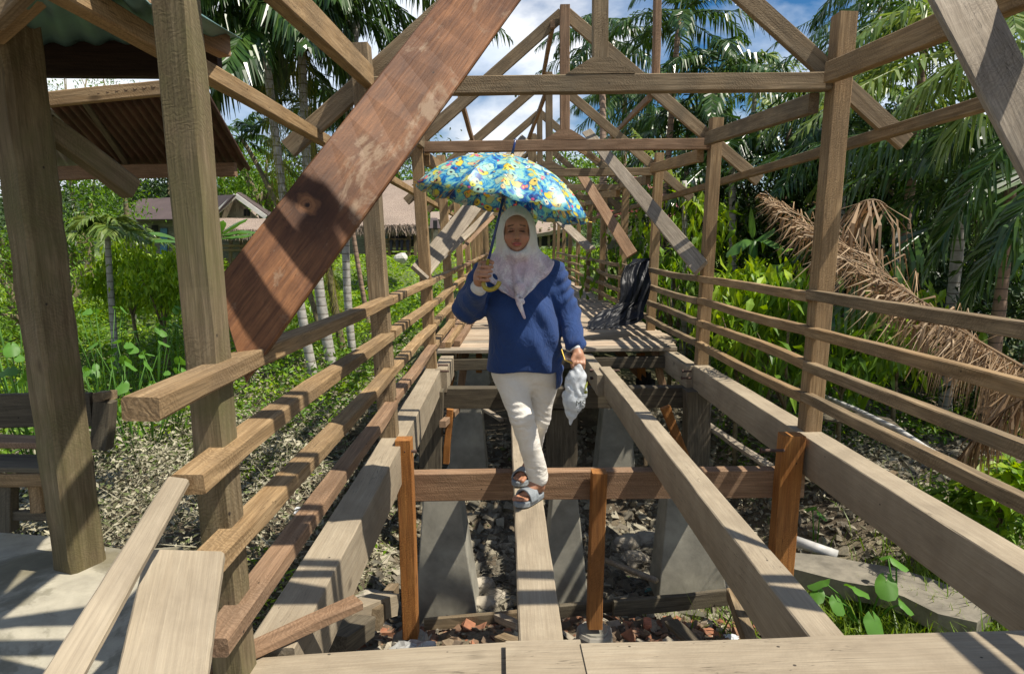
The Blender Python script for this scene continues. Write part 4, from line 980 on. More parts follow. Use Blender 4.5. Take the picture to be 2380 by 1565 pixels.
palm(P_(1450, 640, 30), P_(1445, 500, 30), P_(1452, 215, 30), 'lower coconut palm with hanging fronds behind the second frame', 'coconut_palm', r0=.16, r1=.12, nf=14, Lf=3.0, seed=12, tm='brownpalm', ll=.9, lw=.07, droop=1.6, nl=44, grp=gc_)
palm(P_(1345, 640, 60), P_(1345, 520, 60), P_(1350, 395, 60), 'small distant palm beyond the far trusses', 'coconut_palm', r0=.15, r1=.12, nf=12, Lf=2.6, seed=13, tm='brownpalm', ll=.8, lw=.08, grp=gc_)
ga = 'dense palms right of the bridge'
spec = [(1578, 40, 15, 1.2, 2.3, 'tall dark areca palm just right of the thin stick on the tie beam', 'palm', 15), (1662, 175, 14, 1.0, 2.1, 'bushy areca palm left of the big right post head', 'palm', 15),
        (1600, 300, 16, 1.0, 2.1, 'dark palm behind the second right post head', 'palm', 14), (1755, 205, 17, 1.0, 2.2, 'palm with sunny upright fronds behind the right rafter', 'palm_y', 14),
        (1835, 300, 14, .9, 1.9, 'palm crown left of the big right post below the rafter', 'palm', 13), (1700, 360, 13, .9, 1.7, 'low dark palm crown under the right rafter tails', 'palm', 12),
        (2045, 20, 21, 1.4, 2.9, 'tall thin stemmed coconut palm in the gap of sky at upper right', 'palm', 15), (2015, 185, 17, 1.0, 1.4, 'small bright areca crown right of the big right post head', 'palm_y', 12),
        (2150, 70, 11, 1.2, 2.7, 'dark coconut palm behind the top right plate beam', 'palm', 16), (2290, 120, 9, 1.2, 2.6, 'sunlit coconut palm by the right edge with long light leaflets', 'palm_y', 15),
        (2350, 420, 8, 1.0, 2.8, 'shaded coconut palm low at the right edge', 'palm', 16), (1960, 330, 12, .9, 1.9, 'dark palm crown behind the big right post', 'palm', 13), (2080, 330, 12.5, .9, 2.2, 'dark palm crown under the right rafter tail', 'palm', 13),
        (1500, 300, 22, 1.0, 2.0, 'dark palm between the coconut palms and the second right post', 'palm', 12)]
for k, (x, y, Y, s, L, lab, mt, nf) in enumerate(spec):
    tp = P_(x, y, Y); b = Vector((tp.x+rnd.uniform(-.3, .3), tp.y+.2, 0)); b.z = gz(b.x, b.y)
    palm(b, (b+tp)/2+Vector((rnd.uniform(-.2, .2), 0, 0)), tp, lab, 'coconut_palm' if 'coconut' in lab else 'areca_palm', r0=.09, r1=.06, nf=nf, Lf=L, seed=20+k, mat=mt, ll=.6 if 'coconut' not in lab else .75, lw=.05, droop=1.0 if mt == 'palm' else .7, grp=ga, tm='palmtrunk' if k % 2 else 'brownpalm')
# hand placed long fronds at the right
def frond(name, pts, mat, lab, nl=60, ll=.6, lw=.035, droop=1.2, cat='palm frond', grp='long palm fronds at right', **kw):
    V, F = frond_arrays(*[np.array(p) for p in pts], nl, ll, lw, droop, **kw)
    o0 = V.mean(axis=0); o = obj(name, mesh_np(name, V-o0, F, G[mat]), None, None, Matrix.Translation(Vector(o0)))
    return tag(o, lab, cat, grp)
frond('palm_frond', (P_(2420, 330, 8.2), P_(2150, 230, 7.6), P_(1660, 400, 8.6)), 'palm', 'long dark palm frond arching behind the big right post with hanging leaflets', 80, .75, .04, 2.2, start=.05)
frond('palm_frond', (P_(2450, 120, 7.2), P_(2260, 60, 7.0), P_(2080, 260, 7.4)), 'palm_y', 'sunlit frond with long pale leaflets right of the big post head', 60, .75, .04, 1.2)
frond('palm_frond', (P_(2430, 180, 7.0), P_(2300, 130, 6.8), P_(2190, 360, 7.0)), 'palm_y', 'bright drooping frond beside the top right board', 60, .7, .04, 1.4)
frond('palm_frond', (P_(2420, 250, 6.6), P_(2270, 380, 6.4), P_(2150, 640, 6.6)), 'palm', 'long frond hanging down at the right edge above the brown frond', 70, .6, .035, .8)
frond('palm_frond', (P_(2450, 400, 5.9), P_(2350, 500, 5.8), P_(2220, 740, 6.0)), 'palm', 'dark frond falling towards the top rail at the right edge', 70, .55, .035, .9)
frond('palm_frond', (P_(2050, -120, 12), P_(1960, -60, 12), P_(1890, 60, 12)), 'palm', 'frond tips hanging into the blue sky at the top right', 50, .7, .05, 1.2)
frond('palm_frond', (P_(1720, 560, 12), P_(1560, 420, 12), P_(1470, 300, 12)), 'palm_y', 'upright sunny frond behind the second right post', 40, .5, .045, .6)
gd = 'dead brown palm fronds'
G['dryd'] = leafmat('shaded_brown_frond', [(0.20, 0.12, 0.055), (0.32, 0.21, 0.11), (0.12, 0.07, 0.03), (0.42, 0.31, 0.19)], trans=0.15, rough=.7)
def dfrond(pts, lab, nl, ll, droop, mat='dry', lw=.019, messy=.42, **kw): return frond('dead_frond', pts, mat, lab, nl=int(nl*.5), ll=ll, lw=lw, droop=droop, cat='dead frond', grp=gd, messy=messy, start=.02, **kw)
dfrond((P_(2440, 1010, 4.9), P_(2060, 640, 5.6), P_(1770, 455, 6.6)), 'big dead brown palm frond lying along the right railing', 190, .62, .7, rw=.02, fwd_=1.0)
dfrond((P_(2420, 960, 4.9), P_(2130, 720, 5.5), P_(1900, 470, 6.4)), 'second dead frond tangled with the big one', 110, .6, 1.6, 'dryd', fwd_=.9)
dfrond((P_(2400, 900, 5.0), P_(2230, 740, 5.2), P_(2040, 640, 5.6)), 'tangled dead frond hanging over the third rail at right', 150, .5, 2.6, 'dryd')
dfrond((P_(2050, 700, 6.0), P_(1960, 560, 6.0), P_(1790, 470, 6.4)), 'dry frond tip arching left behind the big right post', 90, .45, 1.8)
dfrond((P_(2060, 480, 6.3), P_(2020, 440, 6.2), P_(1960, 500, 6.3)), 'dry brown leaflets hanging down beside the big right post', 44, .95, 3.0, 'dryd', lw=.030, messy=.45)
dfrond((P_(2450, 820, 4.6), P_(2330, 880, 4.6), P_(2250, 1080, 4.7)), 'bunch of dead leaflets bending down at the right edge', 150, .5, 3.0)
dfrond((P_(2420, 900, 4.4), P_(2300, 960, 4.5), P_(2230, 1060, 4.7)), 'lowest dead frond end behind the two lowest rails', 120, .45, 4.0, 'dryd')

dfrond((P_(2440, 960, 4.8), P_(2100, 640, 5.5), P_(1780, 450, 6.5)), 'thin bleached dead leaflets mixed into the big brown frond', 160, .75, 1.0, lw=.009, fwd_=1.1)
dfrond((P_(2430, 880, 4.7), P_(2280, 800, 5.0), P_(2060, 660, 5.6)), 'thin curled dead leaflets hanging between the middle rails at right', 260, .6, 4.0, lw=.009)

# broadleaf trees and shrubs: clusters of leaves through the crown volume
def tree(name, c, rad, mat, lab, n=3000, ls=.16, ncl=40, base=None, cat='tree', grp=None, trunk_r=.12, limbs=5, tv=LEAF, droop=.5, sq=1.0, tm='bark', flat=0.0):
    c = Vector(c); rad = Vector(rad if hasattr(rad, '__len__') else (rad, rad, rad))
    b = Vector(base) if base is not None else Vector((c.x, c.y, 0)); b.z = gz(b.x, b.y)-.05
    root = empty(name, b, lab, cat, grp)
    m = MB(); fork = b.lerp(c, .55)
    m.tube([b, b.lerp(fork, .5)+Vector((rnd.uniform(-.05, .05),)*3), fork, b.lerp(c, .85)], [trunk_r*1.3, trunk_r, trunk_r*.8, trunk_r*.4], 8)
    d = rng.normal(0, 1, (ncl, 3)); d /= np.linalg.norm(d, axis=1)[:, None]; d *= rng.uniform(.45, 1, (ncl, 1))**.6
    CC = np.array(c)+d*np.array(rad)
    for k in range(limbs):
        e = Vector(CC[k]); m.tube([fork, fork.lerp(e, .5)+Vector((0, 0, .1)), e], [trunk_r*.55, trunk_r*.35, trunk_r*.12], 6)
    m.build('trunk', G[tm], root, True, origin=tuple(b))
    k = rng.integers(0, ncl, n); cs = rng.uniform(.6, 1.3, ncl)[k]
    off = rng.normal(0, 1, (n, 3)); off *= (cs*min(rad)*.30)[:, None]
    P = CC[k]+off
    yaw = rng.uniform(0, 6.3, n); V = scatter(tv, P-np.array(c), rng.uniform(.6, 1.25, n)*ls, yaw, rng.normal(droop, .45, n), rng.normal(0, .5, n))
    obj('crown', mesh_np('crown', V, leaf_faces(n, len(tv), LEAFF if len(tv) == 4 else BIGF), G[mat]), None, root, Matrix.Translation(c))
    return root
BIG = np.array([[0, 0, 0], [.3, .17, .05], [.3, 0, -.0], [.3, -.17, .05], [.7, .14, .0], [.7, 0, -.06], [.7, -.14, .0], [1, 0, -.16], [1, 0, -.16]])
BIGF = np.array([[0, 2, 1, 1], [0, 3, 2, 2], [1, 2, 5, 4], [2, 3, 6, 5], [4, 5, 7, 7], [5, 6, 8, 8]])
BIGF = np.array([[1, 2, 5, 4], [2, 3, 6, 5]]); BIG2 = np.array([[0, 0.01, 0], [.35, .17, .05], [.35, 0, 0], [.35, -.17, .05], [1, .01, -.16], [1, 0, -.17], [1, -.01, -.16], [0, -.01, 0], [0, 0, -.01]])
BIGF = np.array([[0, 8, 2, 1], [8, 7, 3, 2], [1, 2, 5, 4], [2, 3, 6, 5]])
gt = 'dark jungle trees right of the bridge'
jn = [(1570, 470, 17, 1.3), (1660, 520, 15, 1.4), (1780, 450, 15, 1.5), (1880, 560, 13, 1.3), (1980, 450, 14, 1.7), (2080, 560, 13, 1.5), (2190, 480, 13, 1.8), (2290, 620, 11, 1.5), (2400, 520, 12, 2.0), (2180, 690, 11, 1.2), (2040, 700, 12, 1.1), (2330, 780, 9, 1.1), (1760, 620, 14, 1.2), (2250, 330, 15, 1.9), (2100, 400, 16, 1.9), (1880, 400, 18, 2.0), (2450, 260, 15, 2.4)]
wh = ['behind the third right post', 'behind the second right post', 'left of the big right post', 'just left of the big right post at rail height', 'just right of the big right post', 'behind the dry hanging leaflets', 'under the long arching frond', 'behind the falling dark frond', 'at the right picture edge, mid height', 'above the big dead frond', 'behind the big dead frond', 'low at the right edge behind the top rail', 'between the second post and the big right post', 'behind the sunlit coconut fronds', 'behind the right rafter tail', 'far back between the palms', 'behind the top right corner board']
for k, (x, y, Y, r_) in enumerate(jn):
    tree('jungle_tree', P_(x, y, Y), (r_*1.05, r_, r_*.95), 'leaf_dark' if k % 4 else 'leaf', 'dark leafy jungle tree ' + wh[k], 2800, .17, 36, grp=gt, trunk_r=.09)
gs_ = 'cocoa shrubs behind the right railing'
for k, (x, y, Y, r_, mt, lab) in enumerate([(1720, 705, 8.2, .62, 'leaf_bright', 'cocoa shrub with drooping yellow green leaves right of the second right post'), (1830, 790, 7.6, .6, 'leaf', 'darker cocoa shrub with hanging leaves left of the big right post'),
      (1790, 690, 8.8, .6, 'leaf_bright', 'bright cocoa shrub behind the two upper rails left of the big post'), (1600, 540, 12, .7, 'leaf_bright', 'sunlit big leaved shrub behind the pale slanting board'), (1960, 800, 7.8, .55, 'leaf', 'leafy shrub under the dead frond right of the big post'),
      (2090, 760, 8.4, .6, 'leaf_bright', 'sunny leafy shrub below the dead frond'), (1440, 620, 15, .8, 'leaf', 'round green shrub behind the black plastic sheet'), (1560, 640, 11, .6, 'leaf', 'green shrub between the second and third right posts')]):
    tree('cocoa_shrub', P_(x, y, Y), (r_*1.1, r_*.8, r_*1.05), mt, lab, 300, .27, 30, cat='shrub', grp=gs_, trunk_r=.03, tv=BIG2, droop=1.0)
tree('glossy_shrub', P_(2290, 1170, 4.9), (.42, .35, .30), 'leaf', 'dense glossy leaved shrub behind the lowest rail at the right edge', 700, .15, 24, cat='shrub', trunk_r=.02, tv=BIG2, droop=.3)
tree('glossy_shrub', P_(2330, 1120, 4.6), (.26, .2, .14), 'leaf_bright', 'glossy shrub top with bright pale leaves at the white pipe end', 160, .2, 12, cat='shrub', trunk_r=.02, tv=BIG2, droop=-.1)
# left side trees and bushes
gl_ = 'broadleaf trees around the village'
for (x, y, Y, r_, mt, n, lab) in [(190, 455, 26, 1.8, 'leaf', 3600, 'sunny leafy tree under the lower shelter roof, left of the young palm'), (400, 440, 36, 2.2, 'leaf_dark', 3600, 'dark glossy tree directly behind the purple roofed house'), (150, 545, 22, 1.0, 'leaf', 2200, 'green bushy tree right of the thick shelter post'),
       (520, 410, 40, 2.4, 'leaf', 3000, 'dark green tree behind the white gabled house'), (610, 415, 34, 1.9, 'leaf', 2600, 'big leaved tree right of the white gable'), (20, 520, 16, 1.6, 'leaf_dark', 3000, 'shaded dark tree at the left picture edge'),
       (60, 640, 11, .9, 'leaf', 2200, 'leafy bush at the left edge above the bench'), (1030, 460, 60, 4.5, 'leaf', 4200, 'tree mass behind the far left railing posts'), (960, 425, 90, 6, 'leaf_far', 3500, 'distant tree above the tall thatched roof'), (1120, 470, 70, 4, 'leaf_far', 3000, 'distant tree hidden behind the umbrella'),
       (1420, 450, 45, 3.5, 'leaf', 4200, 'sunny tree behind the far right posts'), (1500, 440, 38, 2.8, 'leaf', 3600, 'leafy tree right above the dim green house'), (1310, 430, 80, 5, 'leaf_far', 3000, 'distant tree beyond the end of the bridge'), (760, 420, 50, 3, 'leaf_far', 3000, 'tree behind the muddy plank and the left palms')]:
    tree('broadleaf_tree', P_(x, y, Y), (r_*1.15, r_, r_*.85), mt, lab, n, .13*Y/16, 46, grp=gl_, trunk_r=.012*Y)
tree('yellow_bush', P_(300, 640, 13), (.75, .7, .55), 'leaf_bright', 'sunlit yellow green bush right of the thick shelter post', 2400, .16, 34, cat='bush', trunk_r=.04, tv=BIG2, droop=.9)
tree('yellow_bush', P_(370, 650, 12), (.6, .5, .5), 'leaf_bright', 'second sunlit bush partly behind the near bridge post', 1800, .15, 30, cat='bush', trunk_r=.04, tv=BIG2, droop=.9)
for (x, y, Y, lab) in [(140, 180, 26, 'thin sparse tree standing between the two shelter roofs at far left'), (265, 190, 26, 'thin bare branched tree seen between the two shelter roofs')]:
    tree('sparse_tree', P_(x, y, Y), (1.3, 1, .9), 'leaf', lab, 420, .13, 14, grp='sparse tall trees', trunk_r=.10, limbs=12)
# taro like ground leaves on the left and lower right
def bigleaf(me_name, L, mat, wid=.42, heart=True):
    V = [(0, 0, 0)]; n = 14; F = []
    for k in range(n+1):
        a = -math.pi*.93+k*(2*math.pi*.93)/n
        r_ = L*(.50+.50*math.cos(a/2)**2)*(1-.25*abs(math.sin(a*1.0))**2)
        if not heart: r_ = L*(.2+.8*math.cos(a/2)**6)
        V.append((r_*math.cos(a)*.9, r_*math.sin(a)*wid*2.0, -.12*L*abs(math.sin(a))+.05*L*math.sin(k*1.9)-.10*L*(1+math.cos(a))))
    for k in range(1, n+1): F.append((0, k, k+1))
    return mesh_np(me_name, V, F, mat, True)
G['taro'] = leafmat('taro_leaf', [(0.08, 0.22, 0.025), (0.12, 0.27, 0.04)], rough=.5, trans=.35)
def taro(base, leaves, lab, grp):
    base = Vector(base); base.z = gz(base.x, base.y); root = empty('taro_plant', base, lab, 'plant', grp)
    for (p, L, yaw, pitch) in leaves:
        p = Vector(p); st = MB(); st.tube([base, base.lerp(p, .6)+Vector((0, 0, .06)), p], [.008, .007, .005], 6).build('stem', G['taro'], root, True)
        me = bigleaf('leaf', L, G['taro']); obj('leaf', me, None, root, Matrix.Translation(p) @ Matrix.Rotation(yaw, 4, 'Z') @ Matrix.Rotation(pitch, 4, 'Y'))
    return root
taro(P_(2010, 1460, 4.4), [(P_(2060, 1350, 4.35), .15, -1.9, .7), (P_(1985, 1362, 4.3), .15, .2, .35), (P_(1910, 1348, 4.35), .13, 2.6, .4), (P_(2032, 1440, 4.0), .14, -1.3, .9), (P_(1900, 1375, 4.3), .10, -2.4, .5), (P_(1945, 1395, 4.2), .11, -1.2, .8), (P_(2100, 1400, 4.2), .10, -.6, .6)], 'taro plant with big heart shaped leaves in the grass at lower right', 'taro plants')
taro(P_(2090, 1330, 4.4), [(P_(2082, 1300, 4.4), .11, -.6, .4), (P_(2062, 1290, 4.5), .07, 2.4, .4)], 'small taro plant in front of the curved concrete curb', 'taro plants')
taro(P_(1900, 1200, 5.6), [(P_(1888, 1177, 5.6), .09, 2.5, .3), (P_(1905, 1190, 5.5), .1, -.3, .6)], 'small pale taro seedling on the stones by the right orange post', 'taro plants')
k_ = 0
places = [(230, 720, 9.5), (300, 800, 9), (350, 760, 10), (390, 830, 8.5), (270, 850, 8.0), (340, 880, 7.6), (400, 720, 11), (220, 830, 8.5), (300, 900, 7.2), (30, 780, 7), (60, 850, 6.2), (20, 660, 8)]
for (x, y, Y) in places:
    c = P_(x, y, Y); lv = []
    for q_ in range(7):
        a = rnd.uniform(0, 6.28); rr = rnd.uniform(.1, .42); lv.append((c+Vector((rr*math.cos(a), rr*math.sin(a), rnd.uniform(-.2, .1))), rnd.uniform(.08, .15), a, rnd.uniform(.2, .9)))
    taro(c, lv, ['taro clump right of the thick shelter post, ' + w_ for w_ in ('farthest left', 'mid height', 'upper middle', 'lower right', 'lower left', 'lowest middle', 'beside the near post', 'behind the post edge', 'lowest of all')][k_] if k_ < 9 else ['taro clump at the left edge above the bench', 'taro clump at the left edge nearest the bench', 'highest taro clump at the left edge'][k_-9], 'taro clumps on the left bank'); k_ += 1
# banana plants
def banana(base, top, lab, leaves, grp='banana plants'):
    base = Vector(base); base.z = gz(base.x, base.y); root = empty('banana_plant', base, lab, 'banana plant', grp)
    m = MB(); m.tube([base, base.lerp(Vector(top), .5), top], [.13, .11, .06], 10); m.build('stem', G['banana'], root, True)
    for (p2, p1, w_) in leaves:
        b = bez(top, p1, p2, 12); T = np.gradient(b, axis=0); s = np.cross(T, [0, 0, 1.]); s /= np.linalg.norm(s, axis=1)[:, None]+1e-6
        V = []; F = []
        for i in range(12):
            u = i/11; ww = w_*(math.sin(min(1, max(0, (u-.12)/.88))*math.pi)**.55 if u > .12 else .04)+.004
            V += [tuple(b[i]+s[i]*ww+[0, 0, -ww*.5+rnd.uniform(-.02, .02)]), tuple(b[i]), tuple(b[i]-s[i]*ww+[0, 0, -ww*.5+rnd.uniform(-.02, .02)])]
        for i in range(11): F += [(i*3, i*3+1, i*3+4, i*3+3), (i*3+1, i*3+2, i*3+5, i*3+4)]
        obj('leaf', mesh_np('leaf', V, F, G['banana'], True), None, root)
    return root
Yb = 17
banana(P_(502, 640, Yb), P_(503, 555, Yb), 'banana plant in front of the thatched porch, leaves arching right', [(P_(597, 540, Yb), P_(545, 525, Yb-.3), .17), (P_(585, 545, Yb-.6), P_(550, 545, Yb-.5), .15), (P_(575, 508, Yb), P_(530, 520, Yb), .15), (P_(492, 465, Yb), P_(496, 500, Yb), .17), (P_(470, 480, Yb), P_(490, 520, Yb-.4), .2), (P_(520, 512, Yb-.5), P_(505, 515, Yb), .14), (P_(440, 560, Yb), P_(470, 520, Yb), .16)])
banana(P_(440, 640, 18), P_(436, 570, 18), 'banana plant behind the near bridge post with leaves reaching left', [(P_(333, 545, 17.6), P_(370, 525, 17.6), .18), (P_(338, 562, 17.4), P_(380, 545, 17.3), .17), (P_(430, 500, 18), P_(430, 530, 18), .18), (P_(480, 560, 18), P_(460, 535, 18), .17)])
banana(P_(1760, 640, 10), P_(1750, 560, 10), 'banana plant with dark torn leaves left of the big right post', [(P_(1690, 600, 9.7), P_(1720, 540, 9.8), .14), (P_(1830, 590, 9.7), P_(1800, 545, 9.8), .14), (P_(1745, 480, 10), P_(1748, 520, 10), .13), (P_(1800, 530, 10), P_(1780, 540, 10), .13)])
# young palm left
palm(P_(250, 640, 12), P_(250, 600, 12), P_(250, 545, 12), 'young bright palm with upright fronds above the yellow bush', 'young_palm', r0=.06, r1=.05, nf=10, Lf=.95, seed=51, mat='palm_y', ll=.42, lw=.05, droop=.5, elev=(.3, 1.35), grp='young palms')
palm(P_(300, 600, 19), P_(300, 560, 19), P_(310, 560, 19), 'small yellowish palm left of the purple roofed house', 'young_palm', r0=.05, r1=.04, nf=8, Lf=1.2, seed=52, mat='palm_y', ll=.4, lw=.05, elev=(.2, 1.2), grp='young palms')
# thin trunks standing among the trees at right
for k, (xb, yb, xt, yt, Y) in enumerate([(1585, 760, 1590, 420, 12), (1600, 740, 1597, 640, 12.5), (2045, 330, 2043, 40, 20), (1555, 700, 1556, 640, 14), (1960, 640, 1950, 430, 12), (2085, 760, 2078, 500, 10.5), (1638, 900, 1640, 760, 8.6)]):
    p0, p1 = P_(xb, yb, Y), P_(xt, yt, Y); p0.z = gz(p0.x, p0.y)-.05
    m = MB(); m.tube([p0, p0.lerp(p1, .5)+Vector((.05, 0, 0)), p1], [.07, .055, .045], 8); o = m.build('bare_trunk', G['palmtrunk'], None, True)
    tag(o, 'slender pale bare trunk standing ' + ['among the shrubs right of the second right post', 'right beside its taller neighbour behind the second right post', 'high against the sky at upper right', 'between the second and third right posts', 'behind the big right post', 'behind the long hanging dry leaflets', 'behind the cocoa shrub at the rails'][k], 'tree trunk', 'bare slender trunks')
# ------------------------------------------------------------ bits on the ground
G['pvc'] = simple('muddy_white_pipe', (0.50, 0.49, 0.46), .5, 6, .3, .1)
m = MB(); pp = [P_(1900, 915, 7.6), P_(1990, 952, 6.8), P_(2090, 1000, 6.0), P_(2150, 1040, 5.6), P_(2250, 1095, 5.0), P_(2330, 1150, 4.6)]
m.tube(pp, .028, 12); tag(m.build('pipe', G['pvc'], None, True), 'long muddy white pipe sloping down behind the lower right rails', 'pipe')
m = MB(); m.tube([P_(1400, 1298, 6.2), P_(1525, 1348, 5.6)], .03, 10); tag(m.build('pole', G['grey'], None, True), 'pale pole lying on the stones right of the middle orange post', 'pole')
m = MB(); m.tube([P_(1845, 1255, 5.2), P_(1945, 1290, 5.0)], .045, 12); tag(m.build('pole', G['pvc'], None, True), 'short thick grey pole end lying right of the right orange post', 'pole')
# curved curb
V = []; F = []; n = 16; ins = [atz(*p_, -1.22) for p_ in ((1842, 1320), (1900, 1335), (1960, 1350), (2030, 1362), (2100, 1385), (2180, 1425), (2270, 1445))]; outs = [atz(*p_, -1.22) for p_ in ((1848, 1283), (1925, 1290), (2000, 1305), (2080, 1318), (2160, 1342), (2240, 1372), (2330, 1395))]
k = len(ins); V = [tuple(p_) for p_ in ins]+[tuple(p_) for p_ in outs]+[(p_.x, p_.y, p_.z-.14) for p_ in ins]+[(p_.x, p_.y, p_.z-.14) for p_ in outs]
for i in range(k-1): F += [(i, i+1, k+i+1, k+i), (i, 2*k+i, 2*k+i+1, i+1), (k+i, k+i+1, 3*k+i+1, 3*k+i)]
F += [(0, k, 3*k, 2*k), (k-1, 2*k-1, 4*k-1, 3*k-1)]
me = mesh_np('curb', V, F, simple('old_dirty_curb', (.19, .17, .13), .9, 6, .4, .6)); bm = bmesh.new(); bm.from_mesh(me); bmesh.ops.recalc_face_normals(bm, faces=bm.faces); bm.to_mesh(me); bm.free()
tag(obj('curb', me), 'curved old concrete curb with dark mouth below, in the grass at lower right', 'curb')
G['mudbag2'] = simple('muddy_wire', (0.20, 0.18, 0.14), .9, 9, .3, 0)
# gabion wire: hexagonal net draped over the stones
def hexnet(name, x0, x1, y0, y1, s, lab):
    m = MB(); cols = int((x1-x0)/(s*1.5)); rows = int((y1-y0)/(s*1.732)); E = set()
    for i in range(cols):
        for j in range(rows):
            cx = x0+i*s*1.5; cy = y0+j*s*1.732+(s*.866 if i % 2 else 0)
            pts = [(round(cx+s*math.cos(a*math.pi/3), 3), round(cy+s*math.sin(a*math.pi/3), 3)) for a in range(6)]
            for a in range(4): E.add(tuple(sorted((pts[a], pts[(a+1) % 6]))))
    for (a, b) in E:
        za = gz(*a)+.09+.03*math.sin(a[0]*9+a[1]*7); zb = gz(*b)+.09+.03*math.sin(b[0]*9+b[1]*7)
        m.tube([(a[0], a[1], za), (b[0], b[1], zb)], .0024, 3, False)
    tag(m.build(name, G['mudbag2'], None), lab, 'wire net', 'wire nets over the stones')
hexnet('gabion_net', 1.05, 2.0, 5.75, 7.3, .05, 'hexagonal wire net over the stones right of the middle orange post')
hexnet('gabion_net', -.25, .2, 5.4, 6.6, .045, 'hexagonal wire net over stones left of the centre stringer')
G['mudbag'] = simple('mud_caked_stone', (0.36, 0.32, 0.25), .95, 4, .35, .7)
gst = 'larger stones in the ditch'
sp_ = [(1460, 1195, 7.0, .16, 'big stone under the wire net, upper left'), (1500, 1185, 7.1, .17, 'big stone under the wire net, upper right'), (1475, 1225, 6.6, .15, 'muddy stone in the middle of the wire net'), (1120, 1310, 5.9, .13, 'muddy stone left of the centre stringer, uppermost'), (1150, 1340, 5.7, .12, 'muddy stone left of the centre stringer, middle'), (1125, 1375, 5.5, .12, 'muddy stone left of the centre stringer, lowest'), (1680, 1215, 6.0, .2, 'flat grey slab left of the right orange post'), (1930, 1225, 5.6, .2, 'flat grey slab right of the right orange post'), (1980, 1250, 5.5, .16, 'second flat slab right of the right orange post'), (1900, 1300, 5.0, .12, 'reddish lump of brick beside the short thick pole'), (1150, 1470, 4.1, .06, 'pale yellowish stone by the centre stringer'), (1190, 1450, 4.2, .05, 'broken white stone beside the centre stringer'), (870, 1320, 5.2, .12, 'stone in the dark gap by the left stringer'), (850, 1290, 5.6, .14, 'upper stone in the dark gap by the left stringer')]
for (x, y, Y, s, lab) in sp_:
    c = P_(x, y, Y); c.z = gz(c.x, c.y)+s*.3
    rock('stone', c, (s, s*.8, s*(.25 if 'flat' in lab or 'slab' in lab else .6)), G['mudbag'], lab, 'stone', gst, 3)
G['brick'] = simple('broken_red_brick', (0.36, 0.13, 0.07), .9, 20, .4, .4)
for (x, y, Y, lab) in [(1640, 1482, 3.7, 'broken red brick near the end of the long right stringer'), (1128, 1468, 4.0, 'small red brick piece left of the centre stringer'), (1505, 1410, 4.6, 'red brick shard beside the form board')]:
    c = P_(x, y, Y); c.z = gz(c.x, c.y)+.03; m = MB(); m.box((c.x, c.y, c.z), (.11, .06, .05), Matrix.Rotation(rnd.uniform(0, 3), 3, 'Z')); o = m.build('brick', G['brick']); bv = o.modifiers.new('b', 'BEVEL'); bv.width = .006; tag(o, lab, 'brick', 'broken bricks')
# form boards and planks on the ground
gfb = 'old boards lying on the soil'
def gb_(p0, p1, Y0, Y1_, w, h, mt, lab):
    a, b = P_(*p0, Y0), P_(*p1, Y1_); a.z = max(a.z, gz(a.x, a.y)+h*.3); b.z = max(b.z, gz(b.x, b.y)+h*.3)
    tag(beam('old_board', a, b, w, h, G[mt], jit=.004), lab, 'board', gfb)
gb_((985, 1448), (1262, 1425), 4.75, 4.9, .04, .09, 'weathered', 'grey form board lying from the left pier foot to the centre stringer')
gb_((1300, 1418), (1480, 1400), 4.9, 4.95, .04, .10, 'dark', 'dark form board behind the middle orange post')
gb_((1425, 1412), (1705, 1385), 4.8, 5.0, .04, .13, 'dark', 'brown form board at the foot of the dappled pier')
gb_((1155, 1432), (1205, 1452), 4.5, 4.3, .06, .05, 'grey', 'short grey board end left of the centre stringer')
gb_((1560, 1445), (1620, 1500), 4.0, 3.7, .10, .04, 'dark', 'dark charred board lying near the long right stringer')
gb_((1162, 1478), (1238, 1510), 3.9, 3.6, .08, .04, 'weathered', 'mossy grey board beside the centre stringer foot')
gb_((1640, 985), (1790, 1085), 6.9, 6.2, .10, .04, 'grey', 'grey plank lying in the shade right of the dark cross beam')
gb_((1895, 960), (2080, 985), 7.0, 6.8, .5, .03, 'dark', 'dark sheet of boards on the ground behind the big right post')
gb_((1990, 1135), (2080, 1100), 5.4, 5.6, .06, .05, 'weathered', 'short stick of timber on the bank below the third rail')
gb_((1700, 1380), (1745, 1500), 4.9, 3.9, .08, .10, 'weathered', 'short leaning timber beside the long right stringer')
gb_((790, 1440), (905, 1400), 3.9, 4.5, .16, .15, 'stringer', 'squared timber block between the left stringer and left orange post')
gb_((770, 1500), (842, 1452), 3.5, 3.9, .18, .12, 'dark', 'shaded timber block lowest beside the left stringer')
gb_((868, 1440), (915, 1375), 4.1, 4.8, .08, .14, 'weathered', 'upright board edge next to the left orange post')
gb_((1125, 950), (1165, 975), 8, 7.6, .06, .04, 'grey', 'small pale board under the old dark cross beam')
gb_((1140, 905), (1200, 865), 9, 10, .2, .04, 'dark', 'tilted dark board lying under the deck')
gb_((985, 800), (1010, 760), 8.2, 9.4, .14, .05, 'weathered', 'grey board on the bank outside the left railing')
gb_((915, 915), (1000, 830), 6.2, 8.0, .16, .03, 'grey', 'pale board lying outside the left railing near the stringer joint')
gb_((930, 960), (990, 880), 5.6, 7.2, .10, .03, 'dark', 'dark board lying beside the pale one outside the left railing')
